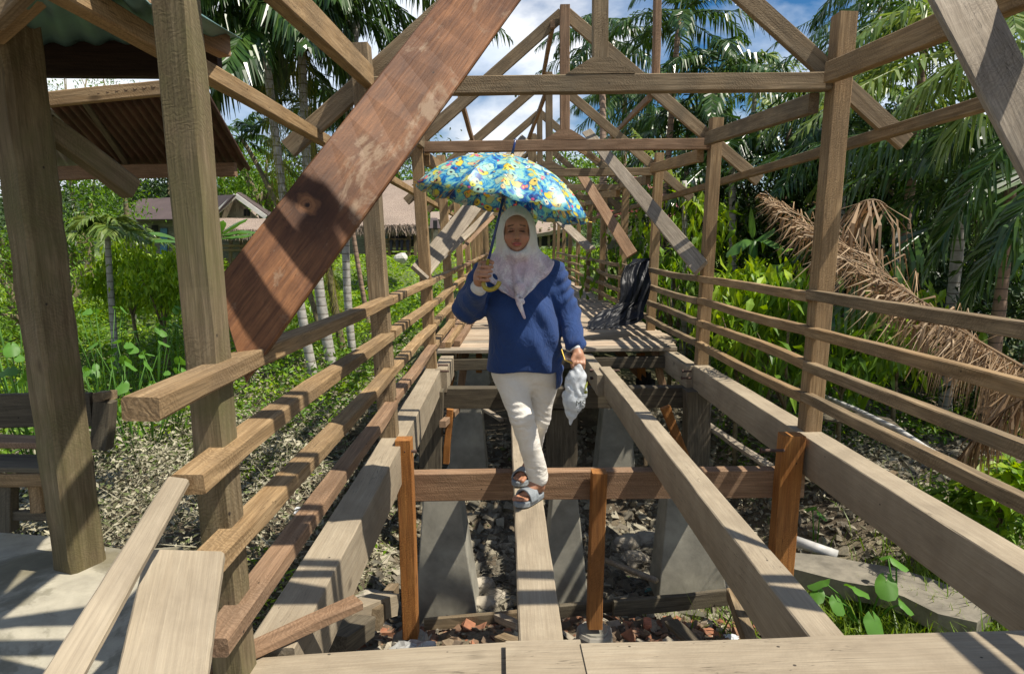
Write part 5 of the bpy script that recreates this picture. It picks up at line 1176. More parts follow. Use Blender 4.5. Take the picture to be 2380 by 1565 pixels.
# litter
def crumple(name, c, s, mat, lab, cat='litter', flat=.35):
    bm = bmesh.new(); bmesh.ops.create_icosphere(bm, subdivisions=3, radius=1); sd = rnd.random()*40
    for v_ in bm.verts:
        q = v_.co.copy(); k_ = 1+.55*mnoise.noise(q*2.6+Vector((sd, 0, 0)))+.3*mnoise.noise(q*6+Vector((0, sd, 0))); v_.co = Vector((q.x*s*k_, q.y*s*.7*k_, q.z*s*flat*k_))
    me = bpy.data.meshes.new(name); bm.to_mesh(me); bm.free(); return tag(obj(name, me, mat, None, Matrix.Translation(c)), lab, cat, 'scattered litter')
def plastic(name, col, rough=.3, tr=.0, spec=.5):
    m, t, b = nt(name); n = noise(t, obj_coords(t), 14, 4, .6); c = ramp(t, n, [(.3, tuple(x*.7 for x in col)), (.7, tuple(min(1, x*1.15) for x in col))]); t.links.new(c, b.inputs['Base Color']); b.inputs['Roughness'].default_value = rough; b.inputs['Specular IOR Level'].default_value = spec
    if tr:
        tl = N(t, 'ShaderNodeBsdfTranslucent'); t.links.new(c, tl.inputs['Color']); ms = N(t, 'ShaderNodeMixShader'); ms.inputs[0].default_value = tr; t.links.new(b.outputs[0], ms.inputs[1]); t.links.new(tl.outputs[0], ms.inputs[2]); t.links.new(ms.outputs[0], t.nodes['Material Output'].inputs['Surface'])
    bump(t, b, n, .6, .01); return m
G['yel'] = plastic('yellow_wrapper', (.55, .50, .05)); G['red'] = plastic('red_wrapper', (.55, .05, .05)); G['whi'] = plastic('white_plastic', (.62, .64, .66)); G['blk'] = plastic('black_plastic_sheet', (.008, .009, .012), .42, spec=.22)
G['teal'] = plastic('teal_plastic', (.1, .35, .3))
for (x, y, Y, s, mt, lab) in [(1046, 1486, 3.9, .055, 'yel', 'crumpled yellow wrapper right of the left footing'), (1190, 1520, 3.6, .04, 'yel', 'yellow wrapper near the foot of the centre stringer'), (1433, 1500, 3.8, .035, 'yel', 'yellow green wrapper beside the middle footing'), (820, 1512, 3.3, .05, 'whi', 'white plastic scrap at the foot of the left stringer'), (845, 1518, 3.3, .04, 'red', 'red wrapper scrap at the foot of the left stringer'), (1062, 1512, 3.7, .04, 'whi', 'white plastic scrap between the left footing and centre stringer'), (1030, 1465, 4.1, .05, 'whi', 'white plastic shred beside the left footing'), (1700, 1440, 4.5, .05, 'whi', 'pale crumpled scrap left of the long right stringer'), (2170, 1160, 5.4, .07, 'whi', 'white plastic scrap on the bank behind the lowest rail'), (1512, 1320, 6.0, .05, 'teal', 'teal plastic piece left of the dappled pier'), (700, 1150, 6.0, .12, 'whi', 'pale curled sheath lying on the dead leaves between the rails')]:
    c = P_(x, y, Y); c.z = gz(c.x, c.y)+.03; crumple('wrapper', c, s, G[mt], lab)
# black plastic sheet over the right railing
def drape(name, prof, mat, lab, cat, thick=.004, nz=90, nxs=60):
    """prof: list of (left world, right world) rows from top to bottom"""
    V = []; F = []; L = [Vector(a) for a, b in prof]; R = [Vector(b) for a, b in prof]; n = len(prof)-1
    for j in range(nz+1):
        f = j/nz*n; i = min(int(f), n-1); w_ = f-i; w_ = w_*w_*(3-2*w_) if False else w_
        a = L[i].lerp(L[i+1], w_); b = R[i].lerp(R[i+1], w_)
        tw = j/nz
        for k in range(nxs+1):
            u = k/nxs; p = a.lerp(b, u); s1 = mnoise.noise(Vector((u*2.6+.8*math.sin(tw*3), tw*1.2, 1))); s2 = mnoise.noise(Vector((u*7+2*tw, tw*4.5, 4))); s3 = mnoise.noise(Vector((u*15, tw*13, 9)))
            dd_ = .12*s1+.045*s2+.010*s3
            V.append((p.x+.25*dd_+.03*math.sin(tw*17+u), p.y-dd_, p.z+(.30*abs(dd_)+.02*s3 if tw > .6 else 0)))
    for j in range(nz):
        for k in range(nxs): a = j*(nxs+1)+k; F.append((a, a+1, a+nxs+2, a+nxs+1))
    o = obj(name, mesh_np(name, V, F, mat, True)); s = o.modifiers.new('t', 'SOLIDIFY'); s.thickness = thick
    return tag(o, lab, cat)
drape('plastic_sheet', [(P_(1470, 602, 9.6), P_(1508, 600, 9.6)), (P_(1452, 618, 9.35), P_(1512, 606, 9.55)), (P_(1446, 660, 9.2), P_(1508, 650, 9.4)), (P_(1436, 705, 9.1), P_(1500, 700, 9.3)), (P_(1400, 730, 8.95), P_(1494, 738, 9.0)), (P_(1362, 750, 8.75), P_(1470, 752, 8.8)), (P_(1366, 767, 8.6), P_(1440, 762, 8.62))], G['blk'], 'crumpled black plastic sheet draped over the right railing and trailing on the deck', 'plastic sheet')
crumple('plastic_scrap', P_(1500, 900, 8.6), .12, G['blk'], 'black plastic hanging between the props under the right deck end', flat=1.6)
rpl = plastic('clear_plastic', (.4, .4, .38), .2); crumple('plastic_scrap', P_(965, 1515, 4.0), .14, rpl, 'dirty clear plastic sheet beside the left concrete footing', flat=.4)
# ------------------------------------------------------------ the woman: distance fields turned into smooth continuous meshes
class Field:
    def __init__(s, lo, hi, h):
        s.lo = np.array(lo, float); s.h = h; s.n = (np.ceil((np.array(hi)-s.lo)/h)+1).astype(int)
        s.F = np.full(s.n, 1.0, dtype=np.float32)
    def sub(s, lo, hi):
        a = np.clip(np.floor((np.array(lo)-s.lo)/s.h).astype(int), 0, s.n-1); b = np.clip(np.ceil((np.array(hi)-s.lo)/s.h).astype(int)+1, 1, s.n)
        if np.any(b <= a): return None, None
        sl = tuple(slice(a[i], b[i]) for i in range(3))
        g = [(s.lo[i]+s.h*np.arange(a[i], b[i])).astype(np.float32) for i in range(3)]
        return sl, np.meshgrid(*g, indexing='ij', sparse=True)
    def put(s, sl, d, k, op='u'):
        f = s.F[sl]
        if op == 'u':
            if k > 0:
                hh = np.clip(.5+.5*(f-d)/k, 0, 1); s.F[sl] = f*(1-hh)+d*hh-k*hh*(1-hh)
            else: s.F[sl] = np.minimum(f, d)
        elif op == 'd':
            if k > 0:
                hh = np.clip(.5-.5*(f+d)/k, 0, 1); s.F[sl] = f*(1-hh)-d*hh+k*hh*(1-hh)
            else: s.F[sl] = np.maximum(f, -d)
    def cap(s, p, q, r1, r2=None, k=.02, op='u', sq=None):
        r2 = r1 if r2 is None else r2; p = np.array(p, float); q = np.array(q, float); m = max(r1, r2)+k+.03
        sl, g = s.sub(np.minimum(p, q)-m, np.maximum(p, q)+m)
        if sl is None: return s
        d = q-p; L2 = d@d+1e-9
        w = [g[i]-p[i] for i in range(3)]
        h = np.clip((w[0]*d[0]+w[1]*d[1]+w[2]*d[2])/L2, 0, 1)
        e = [w[i]-h*d[i] for i in range(3)]
        if sq: e = [e[i]/sq[i] for i in range(3)]
        D = np.sqrt(e[0]**2+e[1]**2+e[2]**2)-(r1+(r2-r1)*h)
        s.put(sl, D, k, op); return s
    def ell(s, c, r, k=.02, op='u', R=None):
        c = np.array(c, float); r = np.array(r, float); m = max(r)+k+.03
        sl, g = s.sub(c-m, c+m)
        if sl is None: return s
        w = [g[i]-c[i] for i in range(3)]
        if R is not None:
            Rm = np.array(R.to_3x3()).T; w = [Rm[i, 0]*w[0]+Rm[i, 1]*w[1]+Rm[i, 2]*w[2] for i in range(3)]
        k0 = np.sqrt((w[0]/r[0])**2+(w[1]/r[1])**2+(w[2]/r[2])**2); k1 = np.sqrt((w[0]/r[0]**2)**2+(w[1]/r[1]**2)**2+(w[2]/r[2]**2)**2)+1e-6
        s.put(sl, k0*(k0-1)/k1, k, op); return s
    def all(s): return s.sub(s.lo, s.lo+s.h*(s.n-1))
    def mesh(s, smooth=2):
        F = s.F; n = F.shape; ins = F < 0
        c = np.zeros(tuple(x-1 for x in n), dtype=np.int8)
        for dx in (0, 1):
            for dy in (0, 1):
                for dz in (0, 1): c += ins[dx:n[0]-1+dx, dy:n[1]-1+dy, dz:n[2]-1+dz]
        act = (c > 0) & (c < 8); ids = np.argwhere(act); idx = np.full(act.shape, -1, dtype=np.int64); idx[act] = np.arange(len(ids))
        acc = np.zeros((len(ids), 3)); cnt = np.zeros(len(ids)); i, j, k = ids.T
        cor = [(0, 0, 0), (1, 0, 0), (0, 1, 0), (1, 1, 0), (0, 0, 1), (1, 0, 1), (0, 1, 1), (1, 1, 1)]
        ed = [(a, b) for a in range(8) for b in range(a+1, 8) if sum(abs(cor[a][q]-cor[b][q]) for q in range(3)) == 1]
        vals = [F[i+a, j+b, k+d] for a, b, d in cor]
        for a, b in ed:
            m = (vals[a] < 0) != (vals[b] < 0); t = np.where(m, vals[a]/(vals[a]-vals[b]+1e-12), 0)
            pa = np.array(cor[a], float); pb = np.array(cor[b], float)
            acc += (pa+(pb-pa)*t[:, None])*m[:, None]; cnt += m
        V = (ids+acc/cnt[:, None])*s.h+s.lo
        Q = []
        for ax in range(3):
            sl0 = [slice(None)]*3; sl1 = [slice(None)]*3; sl0[ax] = slice(0, n[ax]-1); sl1[ax] = slice(1, n[ax])
            a = ins[tuple(sl0)]; b = ins[tuple(sl1)]; ch = a != b
            o = [q for q in range(3) if q != ax]
            ee = np.argwhere(ch); ee = ee[(ee[:, o[0]] > 0) & (ee[:, o[1]] > 0) & (ee[:, o[0]] < n[o[0]]-1) & (ee[:, o[1]] < n[o[1]]-1)]
            def g_(du, dv):
                e2 = ee.copy(); e2[:, o[0]] -= du; e2[:, o[1]] -= dv; return idx[e2[:, 0], e2[:, 1], e2[:, 2]]
            q = np.stack([g_(0, 0), g_(1, 0), g_(1, 1), g_(0, 1)], 1)
            flip = a[ee[:, 0], ee[:, 1], ee[:, 2]]
            if ax == 1: flip = ~flip
            q[flip] = q[flip][:, ::-1]; Q.append(q)
        Q = np.concatenate(Q); Q = Q[(Q >= 0).all(1)][:, ::-1]
        for _ in range(smooth):
            S = np.zeros_like(V); C_ = np.zeros(len(V))
            for a in range(4):
                b = (a+1) % 4; np.add.at(S, Q[:, a], V[Q[:, b]]); np.add.at(S, Q[:, b], V[Q[:, a]]); np.add.at(C_, Q[:, a], 1); np.add.at(C_, Q[:, b], 1)
            V = V*.4+.6*S/np.maximum(C_, 1)[:, None]
        return V, Q
def wob(g, s, seed=0):
    return np.sin(g[0]*s+seed+1.3*np.sin(g[2]*s*.8+seed))*np.sin(g[2]*s*1.1-seed+1.1*np.sin(g[1]*s*.9))+.5*np.sin(g[1]*s*1.7+g[2]*s*1.3+seed*2)
def poly_sdf(px, pz, poly):
    """signed distance to a closed 2-D polygon"""
    d = np.full(np.broadcast(px, pz).shape, 1e9, dtype=np.float32); sg = np.ones(d.shape, dtype=np.float32); n = len(poly)
    for i in range(n):
        ax, az = poly[i]; bx, bz = poly[i-1]; ex, ez = bx-ax, bz-az; wx, wz = px-ax, pz-az
        h = np.clip((wx*ex+wz*ez)/(ex*ex+ez*ez), 0, 1); d = np.minimum(d, (wx-ex*h)**2+(wz-ez*h)**2)
        c1 = pz >= az; c2 = pz < bz; c3 = ex*wz > ez*wx
        fl = (c1 & c2 & c3) | (~c1 & ~c2 & ~c3); sg = np.where(fl, -sg, sg)
    return sg*np.sqrt(d)
Q3 = lambda x, y, Y: np.array(at(x, y, Y))
LO = np.array([-.40, 2.60, -.06]); HI = np.array([.52, 3.72, 1.62])
# landmarks
HC = Q3(1200, 538, 3.21)                         # head centre
sR, sL = Q3(1128, 640, 3.26), Q3(1282, 636, 3.26)
eR, eL = Q3(1090, 712, 3.20), Q3(1320, 728, 3.24)
wR, wL = Q3(1112, 668, 3.00), Q3(1338, 806, 3.10)
hR, hL = Q3(1119, 640, 2.93), Q3(1343, 830, 3.07)
hipR, hipL = Q3(1185, 860, 3.24), Q3(1258, 860, 3.26)
knR, knL = Q3(1212, 965, 3.17), Q3(1250, 970, 3.32)
anR, anL = Q3(1238, 1108, 3.13), Q3(1238, 1080, 3.50)
BEAM_Z = -.018
def placef(x, y, z): return np.array(atz(x, y, z))
toeR = placef(1212, 1160, BEAM_Z+.03); toeL = placef(1207, 1113, BEAM_Z+.03)
heelR = placef(1253, 1142, BEAM_Z+.04)+np.array([0, .03, 0]); heelL = toeL+np.array([.075, .175, .01])
anR = np.array([heelR[0]-.004, heelR[1]-.02, BEAM_Z+.105]); anL = np.array([heelL[0], heelL[1]-.03, BEAM_Z+.11])
# ---- body (skin), one continuous mesh
f = Field(LO, HI, .0045)
f.ell(HC+[0, .005, .012], (.072, .088, .098), .0)
f.ell(HC+[0, -.030, -.042], (.056, .052, .056), .02)            # jaw
f.ell(HC+[0, -.062, -.088], (.020, .018, .014), .018)           # chin
f.ell(HC+[0, -.060, .040], (.052, .030, .030), .02)             # brow
for s_ in (-1, 1):
    f.ell(HC+[s_*.038, -.060, -.030], (.022, .020, .020), .02)   # cheek
    f.ell(HC+[s_*.027, -.096, .006], (.0165, .012, .010), .006, 'd')   # eye socket
    f.ell(HC+[s_*.027, -.079, .005], (.0150, .0125, .0095), .003)     # lid over the eye ball
    f.ell(HC+[s_*.0095, -.096, -.033], (.0080, .0085, .0065), .005)    # nostril wing
    f.ell(HC+[s_*.078, .012, -.010], (.010, .020, .030), .005)        # ear
f.cap(HC+[0, -.086, .012], HC+[0, -.105, -.030], .0065, .0105, .008)   # nose
f.ell(HC+[0, -.085, -.055], (.024, .012, .0062), .004)           # upper lip
f.ell(HC+[0, -.084, -.0655], (.020, .012, .0068), .004)          # lower lip
f.cap(HC+[0, .015, -.07], (sR+sL)/2+[0, .02, .03], .050, .055, .03)
f.cap(sR, sL, .055, .055, .04); f.cap((sR+sL)/2+[0, .02, -.10], (hipR+hipL)/2+[0, .02, .06], .12, .12, .05)
for a, b, c_, r in ((sR, eR, wR, (.046, .038, .026)), (sL, eL, wL, (.046, .038, .026))):
    f.cap(a, b, r[0], r[1], .02); f.cap(b, c_, r[1], r[2], .02)
for a, b, c_ in ((hipR, knR, anR), (hipL, knL, anL)):
    f.cap(a, b, .075, .052, .03); f.cap(b, c_, .050, .033, .02)
for an, to, he in ((anR, toeR, heelR), (anL, toeL, heelL)):
    f.cap(an, an+[0, 0, -.03], .034, .033, .015); f.ell([he[0], he[1], BEAM_Z+.055], (.031, .036, .030), .02)
    u = (to-he)*[1, 1, 0]; u /= np.linalg.norm(u); sd = np.array([u[1], -u[0], 0])
    f.cap(an+u*.02+[0, 0, -.015], to-u*.045+[0, 0, .018], .032, .022, .02)
    f.cap(to-u*.06+sd*.014+[0, 0, .010], to-u*.03+sd*.020+[0, 0, .008], .022, .018, .015); f.cap(to-u*.06-sd*.014+[0, 0, .010], to-u*.045-sd*.022+[0, 0, .006], .022, .016, .015)
    inner = 1 if an is anR else -1
    for q_, (o_, L_, r_) in enumerate(((.026, .034, .0125), (.010, .030, .0095), (-.004, .024, .009), (-.017, .016, .0085), (-.029, .006, .008))):
        o2 = o_*inner
        f.cap(to-u*.03+sd*o2+[0, 0, .008], to+u*(L_-.008)+sd*o2*1.08+[0, 0, .004], r_*.95, r_, .003)
# right hand round the umbrella handle
shaftT, shaftB = Q3(1166, 462, 2.99), Q3(1127, 640, 2.92); sd_ = shaftT-shaftB; sd_ /= np.linalg.norm(sd_)
def at_sh(y_): t_ = (shaftT[2]-y_)/(shaftT[2]-shaftB[2]); return shaftT+(shaftB-shaftT)*t_
palmc = shaftB + sd_*.012 + [-.022, .024, 0]
f.cap(wR, palmc-sd_*.012, .025, .029, .02, sq=(1, 1, 1)); f.cap(palmc-sd_*.034, palmc+sd_*.036, .024, .023, .02)
for q_ in range(4):
    b0 = shaftB + sd_*(.044-.0205*q_) ; rr_ = (.0092, .0098, .0095, .0085)[q_]; ex_ = (0, .003, .001, -.004)[q_]
    k1 = b0+[-.030-ex_, .004, 0]; k2 = b0+[-.020-ex_, -.024-ex_, -.001]; k3 = b0+[.010, -.027, -.003]; k4 = b0+[.023, -.008, -.004]
    f.cap(k1, k2, rr_*1.08, rr_, .003); f.cap(k2, k3, rr_, rr_*.95, .002); f.cap(k3, k4, rr_*.95, rr_*.85, .002); f.cap(palmc+sd_*(.03-.0205*q_), k1, .012, rr_, .010)
f.cap(palmc+sd_*.03, shaftB+sd_*.066+[.004, .006, 0], .012, .0105, .01); f.cap(shaftB+sd_*.066+[.004, .006, 0], shaftB+sd_*.060+[.022, -.012, 0], .0105, .009, .004)
# left hand, fist closed on the phone edge and the bag loops
f.cap(wL, hL+[0, .004, .012], .024, .026, .02); f.ell(hL+[.002, .002, -.002], (.027, .028, .034), .015)
for q_ in range(4):
    kx = hL+[.026-.017*q_, -.012, -.026+.002*q_]
    rr_ = (.0085, .0095, .0098, .0088)[q_]
    f.cap(kx+[0, .006, .022], kx+[-.001, -.016, .000], .0105, rr_, .006); f.cap(kx+[-.001, -.016, .0], kx+[-.003, -.012, -.024], rr_, rr_*.95, .002); f.cap(kx+[-.003, -.012, -.024], kx+[-.004, .012, -.024], rr_*.95, rr_*.85, .002)
f.cap(hL+[-.018, -.014, .012], hL+[-.034, -.026, -.012], .0125, .0105, .006); f.cap(hL+[-.034, -.026, -.012], hL+[-.030, -.030, -.036], .0105, .0088, .003)
V, F_ = f.mesh(1)
sk, t, b = nt('skin'); va = N(t, 'ShaderNodeVertexColor'); va.layer_name = 'tone'
nn = noise(t, obj_coords(t, jitter=False), 60, 4); t.links.new(mixc(t, .25, va.outputs['Color'], ramp(t, nn, [(.3, .35), (.7, .65)]), 'OVERLAY'), b.inputs['Base Color'])
b.inputs['Roughness'].default_value = .5; b.inputs['Subsurface Weight'].default_value = .12; b.inputs['Subsurface Radius'].default_value = (.02, .008, .004); b.inputs['Subsurface Scale'].default_value = .5
base_ = np.array([atz(1225, 1150, BEAM_Z)[0], (toeR[1]+toeL[1])/2+.1, BEAM_Z])
col = np.tile(np.array([.40, .20, .115]), (len(V), 1))
R_ = V-HC
def spot(cx, cz, rx, rz, c, tilt=0, soft=.5, ymax=-.03):
    x = R_[:, 0]-cx; z = R_[:, 2]-cz; z = z-tilt*x
    d = np.sqrt((x/rx)**2+(z/rz)**2); w = np.clip((1+soft-d)/soft, 0, 1)*(R_[:, 1] < ymax)*(np.abs(R_[:, 2]) < .12)
    col[:] = col*(1-w[:, None])+np.array(c)*w[:, None]
spot(0, -.0605, .018, .0080, (.40, .09, .075), soft=.4); spot(0, -.0603, .019, .0014, (.12, .03, .03), soft=.6)
for s_ in (-1, 1):
    spot(s_*.029, .0265, .0135, .0030, (.05, .028, .018), tilt=-s_*.20, soft=.5)
    spot(s_*.027, .009, .013, .0060, (.27, .125, .075), soft=.8); spot(s_*.027, -.012, .012, .0035, (.29, .14, .085), soft=.8)  # eyelid and under-eye shading painted into the skin tone
    spot(s_*.0275, -.0015, .0125, .0030, (.018, .010, .008), tilt=-s_*.08, soft=.5)
    spot(s_*.0075, -.0415, .0032, .0020, (.10, .045, .03), soft=.8)
    spot(s_*.040, -.034, .016, .012, (.44, .20, .12), soft=1.2)
spot(0, -.10, .02, .01, (.33, .16, .09), soft=1.0)  # shade at the chin's lower edge painted into the skin tone
hand = V[:, 2] < .35
col[hand] = col[hand]*[1.0, .95, .92]
wr = root = empty('person', tuple(base_), 'woman in a blue sweatshirt, white headscarf and cream trousers walking on the centre stringer', 'person')
me = mesh_np('body', V-base_, F_, sk, True); ca = me.color_attributes.new('tone', 'FLOAT_COLOR', 'POINT'); ca.data.foreach_set('color', np.concatenate([col, np.ones((len(col), 1))], 1).astype(np.float32).ravel())
obj('body', me, None, wr, Matrix.Translation(Vector(base_)))
def cloth(name, V, F_, mat, parent=wr): return obj(name, mesh_np(name, V-base_, F_, mat, True), None, parent, Matrix.Translation(Vector(base_)))
# ---- trousers
f = Field([-.30, 2.85, -.02], [.40, 3.72, .95], .006)
f.ell((hipR+hipL)/2+[0, .02, .02], (.165, .13, .14), .0)
f.cap(hipR+[-.006, 0, 0], knR, .092, .060, .03); f.cap(knR, anR+[0, .0, .015], .060, .054, .02)
f.cap(hipL+[.010, 0, 0], knL, .092, .062, .03); f.cap(knL, anL+[0, 0, .035], .062, .050, .02)
sl, g = f.all()
for kn, dy in ((knR, 0), (knL, 1)):
    w = np.exp(-(((g[2]-kn[2]-.02)/.10)**2))+.75*np.exp(-(((g[2]-anR[2]-.09)/.07)**2))
    f.F += (.0022*w*np.sin((g[2]+.35*np.abs(g[0]-kn[0])+.25*g[0]+.008*np.sin(g[0]*40))*190)*np.exp(-((g[0]-kn[0])/.09)**2)*(np.clip(.8+.6*np.sin(g[0]*45+g[2]*14), 0, 1.3))).astype(np.float32)
f.F += (.0022*wob(g, 34, 2)).astype(np.float32)
hz = np.where(g[1]+0*g[2] < (anR[1]+anL[1])/2, anR[2]-.028, anL[2]-.015)
f.F = np.maximum(f.F, (hz-g[2]).astype(np.float32)); 
V, F_ = f.mesh(1)
m, t, b = nt('cream_cotton'); v = obj_coords(t, jitter=False); n = noise(t, v, 160, 3); n2_ = noise(t, v, 9, 5); c = ramp(t, n2_, [(.3, (.66, .61, .52)), (.7, (.78, .74, .66))]); t.links.new(c, b.inputs['Base Color']); b.inputs['Roughness'].default_value = .9; bump(t, b, noise(t, obj_coords(t, (1, 1, 2.2), jitter=False), 12, 4, .55, 1.2), .4, .02)
cloth('trousers', V, F_, m)
# ---- sweatshirt
blue, t, b = nt('blue_fleece'); v = obj_coords(t, jitter=False); n = noise(t, v, 220, 3); n2_ = noise(t, v, 5, 5); c = ramp(t, n2_, [(.3, (.007, .030, .115)), (.7, (.012, .045, .16))]); t.links.new(c, b.inputs['Base Color']); b.inputs['Roughness'].default_value = .9; b.inputs['Sheen Weight'].default_value = .1; bump(t, b, noise(t, obj_coords(t, (1.6, 1, 1), jitter=False), 7, 5, .6, 1.6), .55, .03)
f = Field([-.42, 2.80, .40], [.52, 3.62, 1.36], .006)
mc = (sR+sL)/2; hipc = (hipR+hipL)/2
f.cap(sR+[.02, 0, 0], sL+[-.02, 0, 0], .072, .072, .0)
f.ell(mc+[0, .0, -.13], (.178, .125, .17), .05)
for s_ in (-1, 1): f.ell(mc+[s_*.075, -.085, -.165], (.082, .07, .075), .05)
belly = Q3(1220, 770, 3.22); f.ell(belly+[0, .0, -.02], (.180, .145, .20), .06)
hem = Q3(1219, 850, 3.24); f.cap(hem+[-.050, 0, .03], hem+[.050, 0, .03], .135, .135, .05, sq=(1, 1.0, 1)); f.cap(hem+[-.055, 0, -.05], hem+[.055, 0, -.05], .135, .135, .05)
f.cap(sR, eR, .078, .070, .03); f.cap(eR, wR+(eR-wR)*.16, .070, .052, .03)
f.ell(eR+[-.005, 0, -.01], (.074, .07, .068), .03)
f.cap(sL, eL, .076, .060, .025); f.cap(eL, wL+(eL-wL)*.10, .060, .048, .02)
f.ell(wL+(eL-wL)*.16, (.054, .052, .030), .015)
sl, g = f.all()
am = np.clip((g[0]-.245)/.03, 0, 1); ar = np.clip((-.115-g[0])/.03, 0, 1)
f.F += (.0062*am*np.sin(g[2]*92-g[0]*55+1.2*np.sin(g[2]*17)+1.5*np.sin(g[0]*30))*(.45+.55*np.sin(g[2]*9+1)**2)).astype(np.float32)
f.F += (.004*ar*np.sin(g[0]*70+g[2]*60+1.5*np.sin(g[2]*20))).astype(np.float32)
# soft folds running from the armpit down the front
u_ = (g[0]-mc[0])*.8+(g[2]-mc[2])*.55
f.F += (.0085*(1-am)*np.sin(u_*62+.9*np.sin(g[2]*11))*np.clip((g[0]-.09)/.08, 0, 1)*np.clip((mc[2]+.02-g[2])/.1, 0, 1)).astype(np.float32)
f.F += (.003*(1-am)*wob(g, 19, 5)).astype(np.float32)
hz = hem[2]-.012+.006*np.sin(g[0]*22)
f.F = np.maximum(f.F, np.where((g[0] < .235) & (g[0] > -.16), hz-g[2], -1).astype(np.float32))
V, F_ = f.mesh(1)
sh = cloth('sweatshirt', V, F_, blue)
fc = Field([-.42, 2.80, .40], [.52, 3.50, 1.36], .005)
d = (eR-wR)/np.linalg.norm(eR-wR); fc.cap(wR-d*.008, wR+d*.05, .038, .044, 0)
V, F_ = fc.mesh(1); whitec = plastic('white_rib_knit', (.66, .66, .63), .9); cloth('cuff', V, F_, whitec)
fc = Field([-.42, 2.80, .40], [.52, 3.50, 1.36], .005); d = (eL-wL)/np.linalg.norm(eL-wL); fc.cap(wL-d*.004, wL+d*.04, .032, .038, 0)
V, F_ = fc.mesh(1); cloth('cuff', V, F_, whitec)
# ---- headscarf
f = Field([-.20, 2.90, .88], [.40, 3.56, 1.62], .005)
hd = HC
f.ell(hd+[0, .012, .010], (.088, .105, .116), .0)
f.cap(hd+[0, .02, -.03], mc+[0, .03, .03], .092, .115, .05, sq=(1, .95, 1))
f.ell(hd+[0, -.045, -.108], (.062, .055, .035), .03)
f.cap(sR+[.02, .0, .012], sL+[-.02, 0, .012], .088, .088, .06)
f.ell(mc+[0, 0, -.10], (.182, .135, .16), .04)
for s_ in (-1, 1): f.ell(mc+[s_*.075, -.085, -.160], (.090, .082, .085), .05)
sl, g = f.all()
pts2 = [(1150, 440), (1132, 560), (1124, 622), (1134, 652), (1160, 672), (1188, 690), (1209, 702), (1236, 680), (1262, 656), (1282, 632), (1290, 606), (1276, 585), (1258, 570), (1262, 440)]
poly = [(Q3(x, y, 3.12)[0], Q3(x, y, 3.12)[2]) for x, y in pts2]
pd = poly_sdf(g[0], g[2], poly)
f.F = np.maximum(f.F, pd).astype(np.float32)
# pleats radiating from the knot to the shoulders and face
K = Q3(1208, 696, 3.02); an_ = np.arctan2(g[0]-K[0], g[2]-K[2]+.02); rr = np.sqrt((g[0]-K[0])**2+(g[2]-K[2])**2)
f.F += (.0105*(.6*np.sin(an_*15+.8*np.sin(rr*20))+.5*np.abs(np.sin(an_*11+1)))*np.clip(rr/.07, 0, 1)*np.clip((hd[2]-.10-g[2])/.05, 0, 1)).astype(np.float32)
f.F += (.0035*np.sin((g[0]-hd[0])*75*np.sign(g[0]-hd[0])+g[2]*22)*np.clip((np.abs(g[0]-hd[0])-.055)/.02, 0, 1)*np.clip((hd[2]-.01-g[2])/.05, 0, 1)).astype(np.float32)
f.F += (.0015*wob(g, 30, 8)).astype(np.float32)
# face opening
fo = np.sqrt(((g[0]-hd[0])/.0615)**2+((g[2]-(hd[2]-.010))/(.086+0*g[2]))**2)-1
op = np.maximum(fo*.062, g[1]-(hd[1]-.032)); hh = .010
hq = np.clip(.5-.5*(f.F+op)/hh, 0, 1); f.F = (f.F*(1-hq)-op*hq+hh*hq*(1-hq)).astype(np.float32)
V, F_ = f.mesh(1)
sc, t, b = nt('printed_scarf'); v = obj_coords(t, jitter=False); sx = N(t, 'ShaderNodeSeparateXYZ'); t.links.new(v, sx.inputs[0])
zc_ = hd[2]-base_[2]
hgt = ramp(t, math_(t, 'MULTIPLY_ADD', sx.outputs[2], 3.0), [(0.0, 1.0), (0.22, 0.0)]); hgt.node.inputs[0].links[0].from_node.inputs[2].default_value = -(zc_-.13)*3.0
n = noise(t, v, 11, 6, .6, .5); n3 = noise(t, v, 30, 5, .7, 1.5)
prn = ramp(t, n, [(.38, (.55, .44, .50)), (.5, (.66, .57, .60)), (.62, (.74, .70, .68))])
prn = mixc(t, math_(t, 'MULTIPLY', ramp(t, n3, [(.47, 0.0), (.5, .9), (.54, 0.0)]), .8), prn, (.34, .25, .31))
prn = mixc(t, ramp(t, n3, [(.66, 0.0), (.70, .8)]), prn, (.82, .82, .78))
vo = N(t, 'ShaderNodeTexVoronoi'); vo.distance = 'CHEBYCHEV'; vo.inputs['Scale'].default_value = 13; t.links.new(v, vo.inputs['Vector'])
ckr = N(t, 'ShaderNodeTexChecker'); ckr.inputs['Scale'].default_value = 130; t.links.new(v, ckr.inputs['Vector'])
sqm = math_(t, 'MULTIPLY', ramp(t, vo.outputs['Distance'], [(.13, 1.0), (.15, 0.0)]), ramp(t, ckr.outputs['Fac'], [(0.2, .55), (.8, 1.0)]))
csel = N(t, 'ShaderNodeSeparateColor'); t.links.new(vo.outputs['Color'], csel.inputs[0]); sqm = math_(t, 'MULTIPLY', sqm, ramp(t, csel.outputs[0], [(.58, 0.0), (.6, 1.0)]))
prn = mixc(t, sqm, prn, (.20, .15, .15))
c = mixc(t, hgt, (.66, .66, .60), prn); t.links.new(c, b.inputs['Base Color']); b.inputs['Roughness'].default_value = .75; b.inputs['Sheen Weight'].default_value = .2; bump(t, b, noise(t, obj_coords(t, (2.2, 1, 1), jitter=False), 14, 5, .6, 1.0), .7, .02)
hf = cloth('headscarf', V, F_, sc)
fk = Field([K[0]-.10, K[1]-.16, K[2]-.16], [K[0]+.12, K[1]+.12, K[2]+.10], .0035)
kc = np.array([K[0], mc[1]-.195, K[2]-.005])
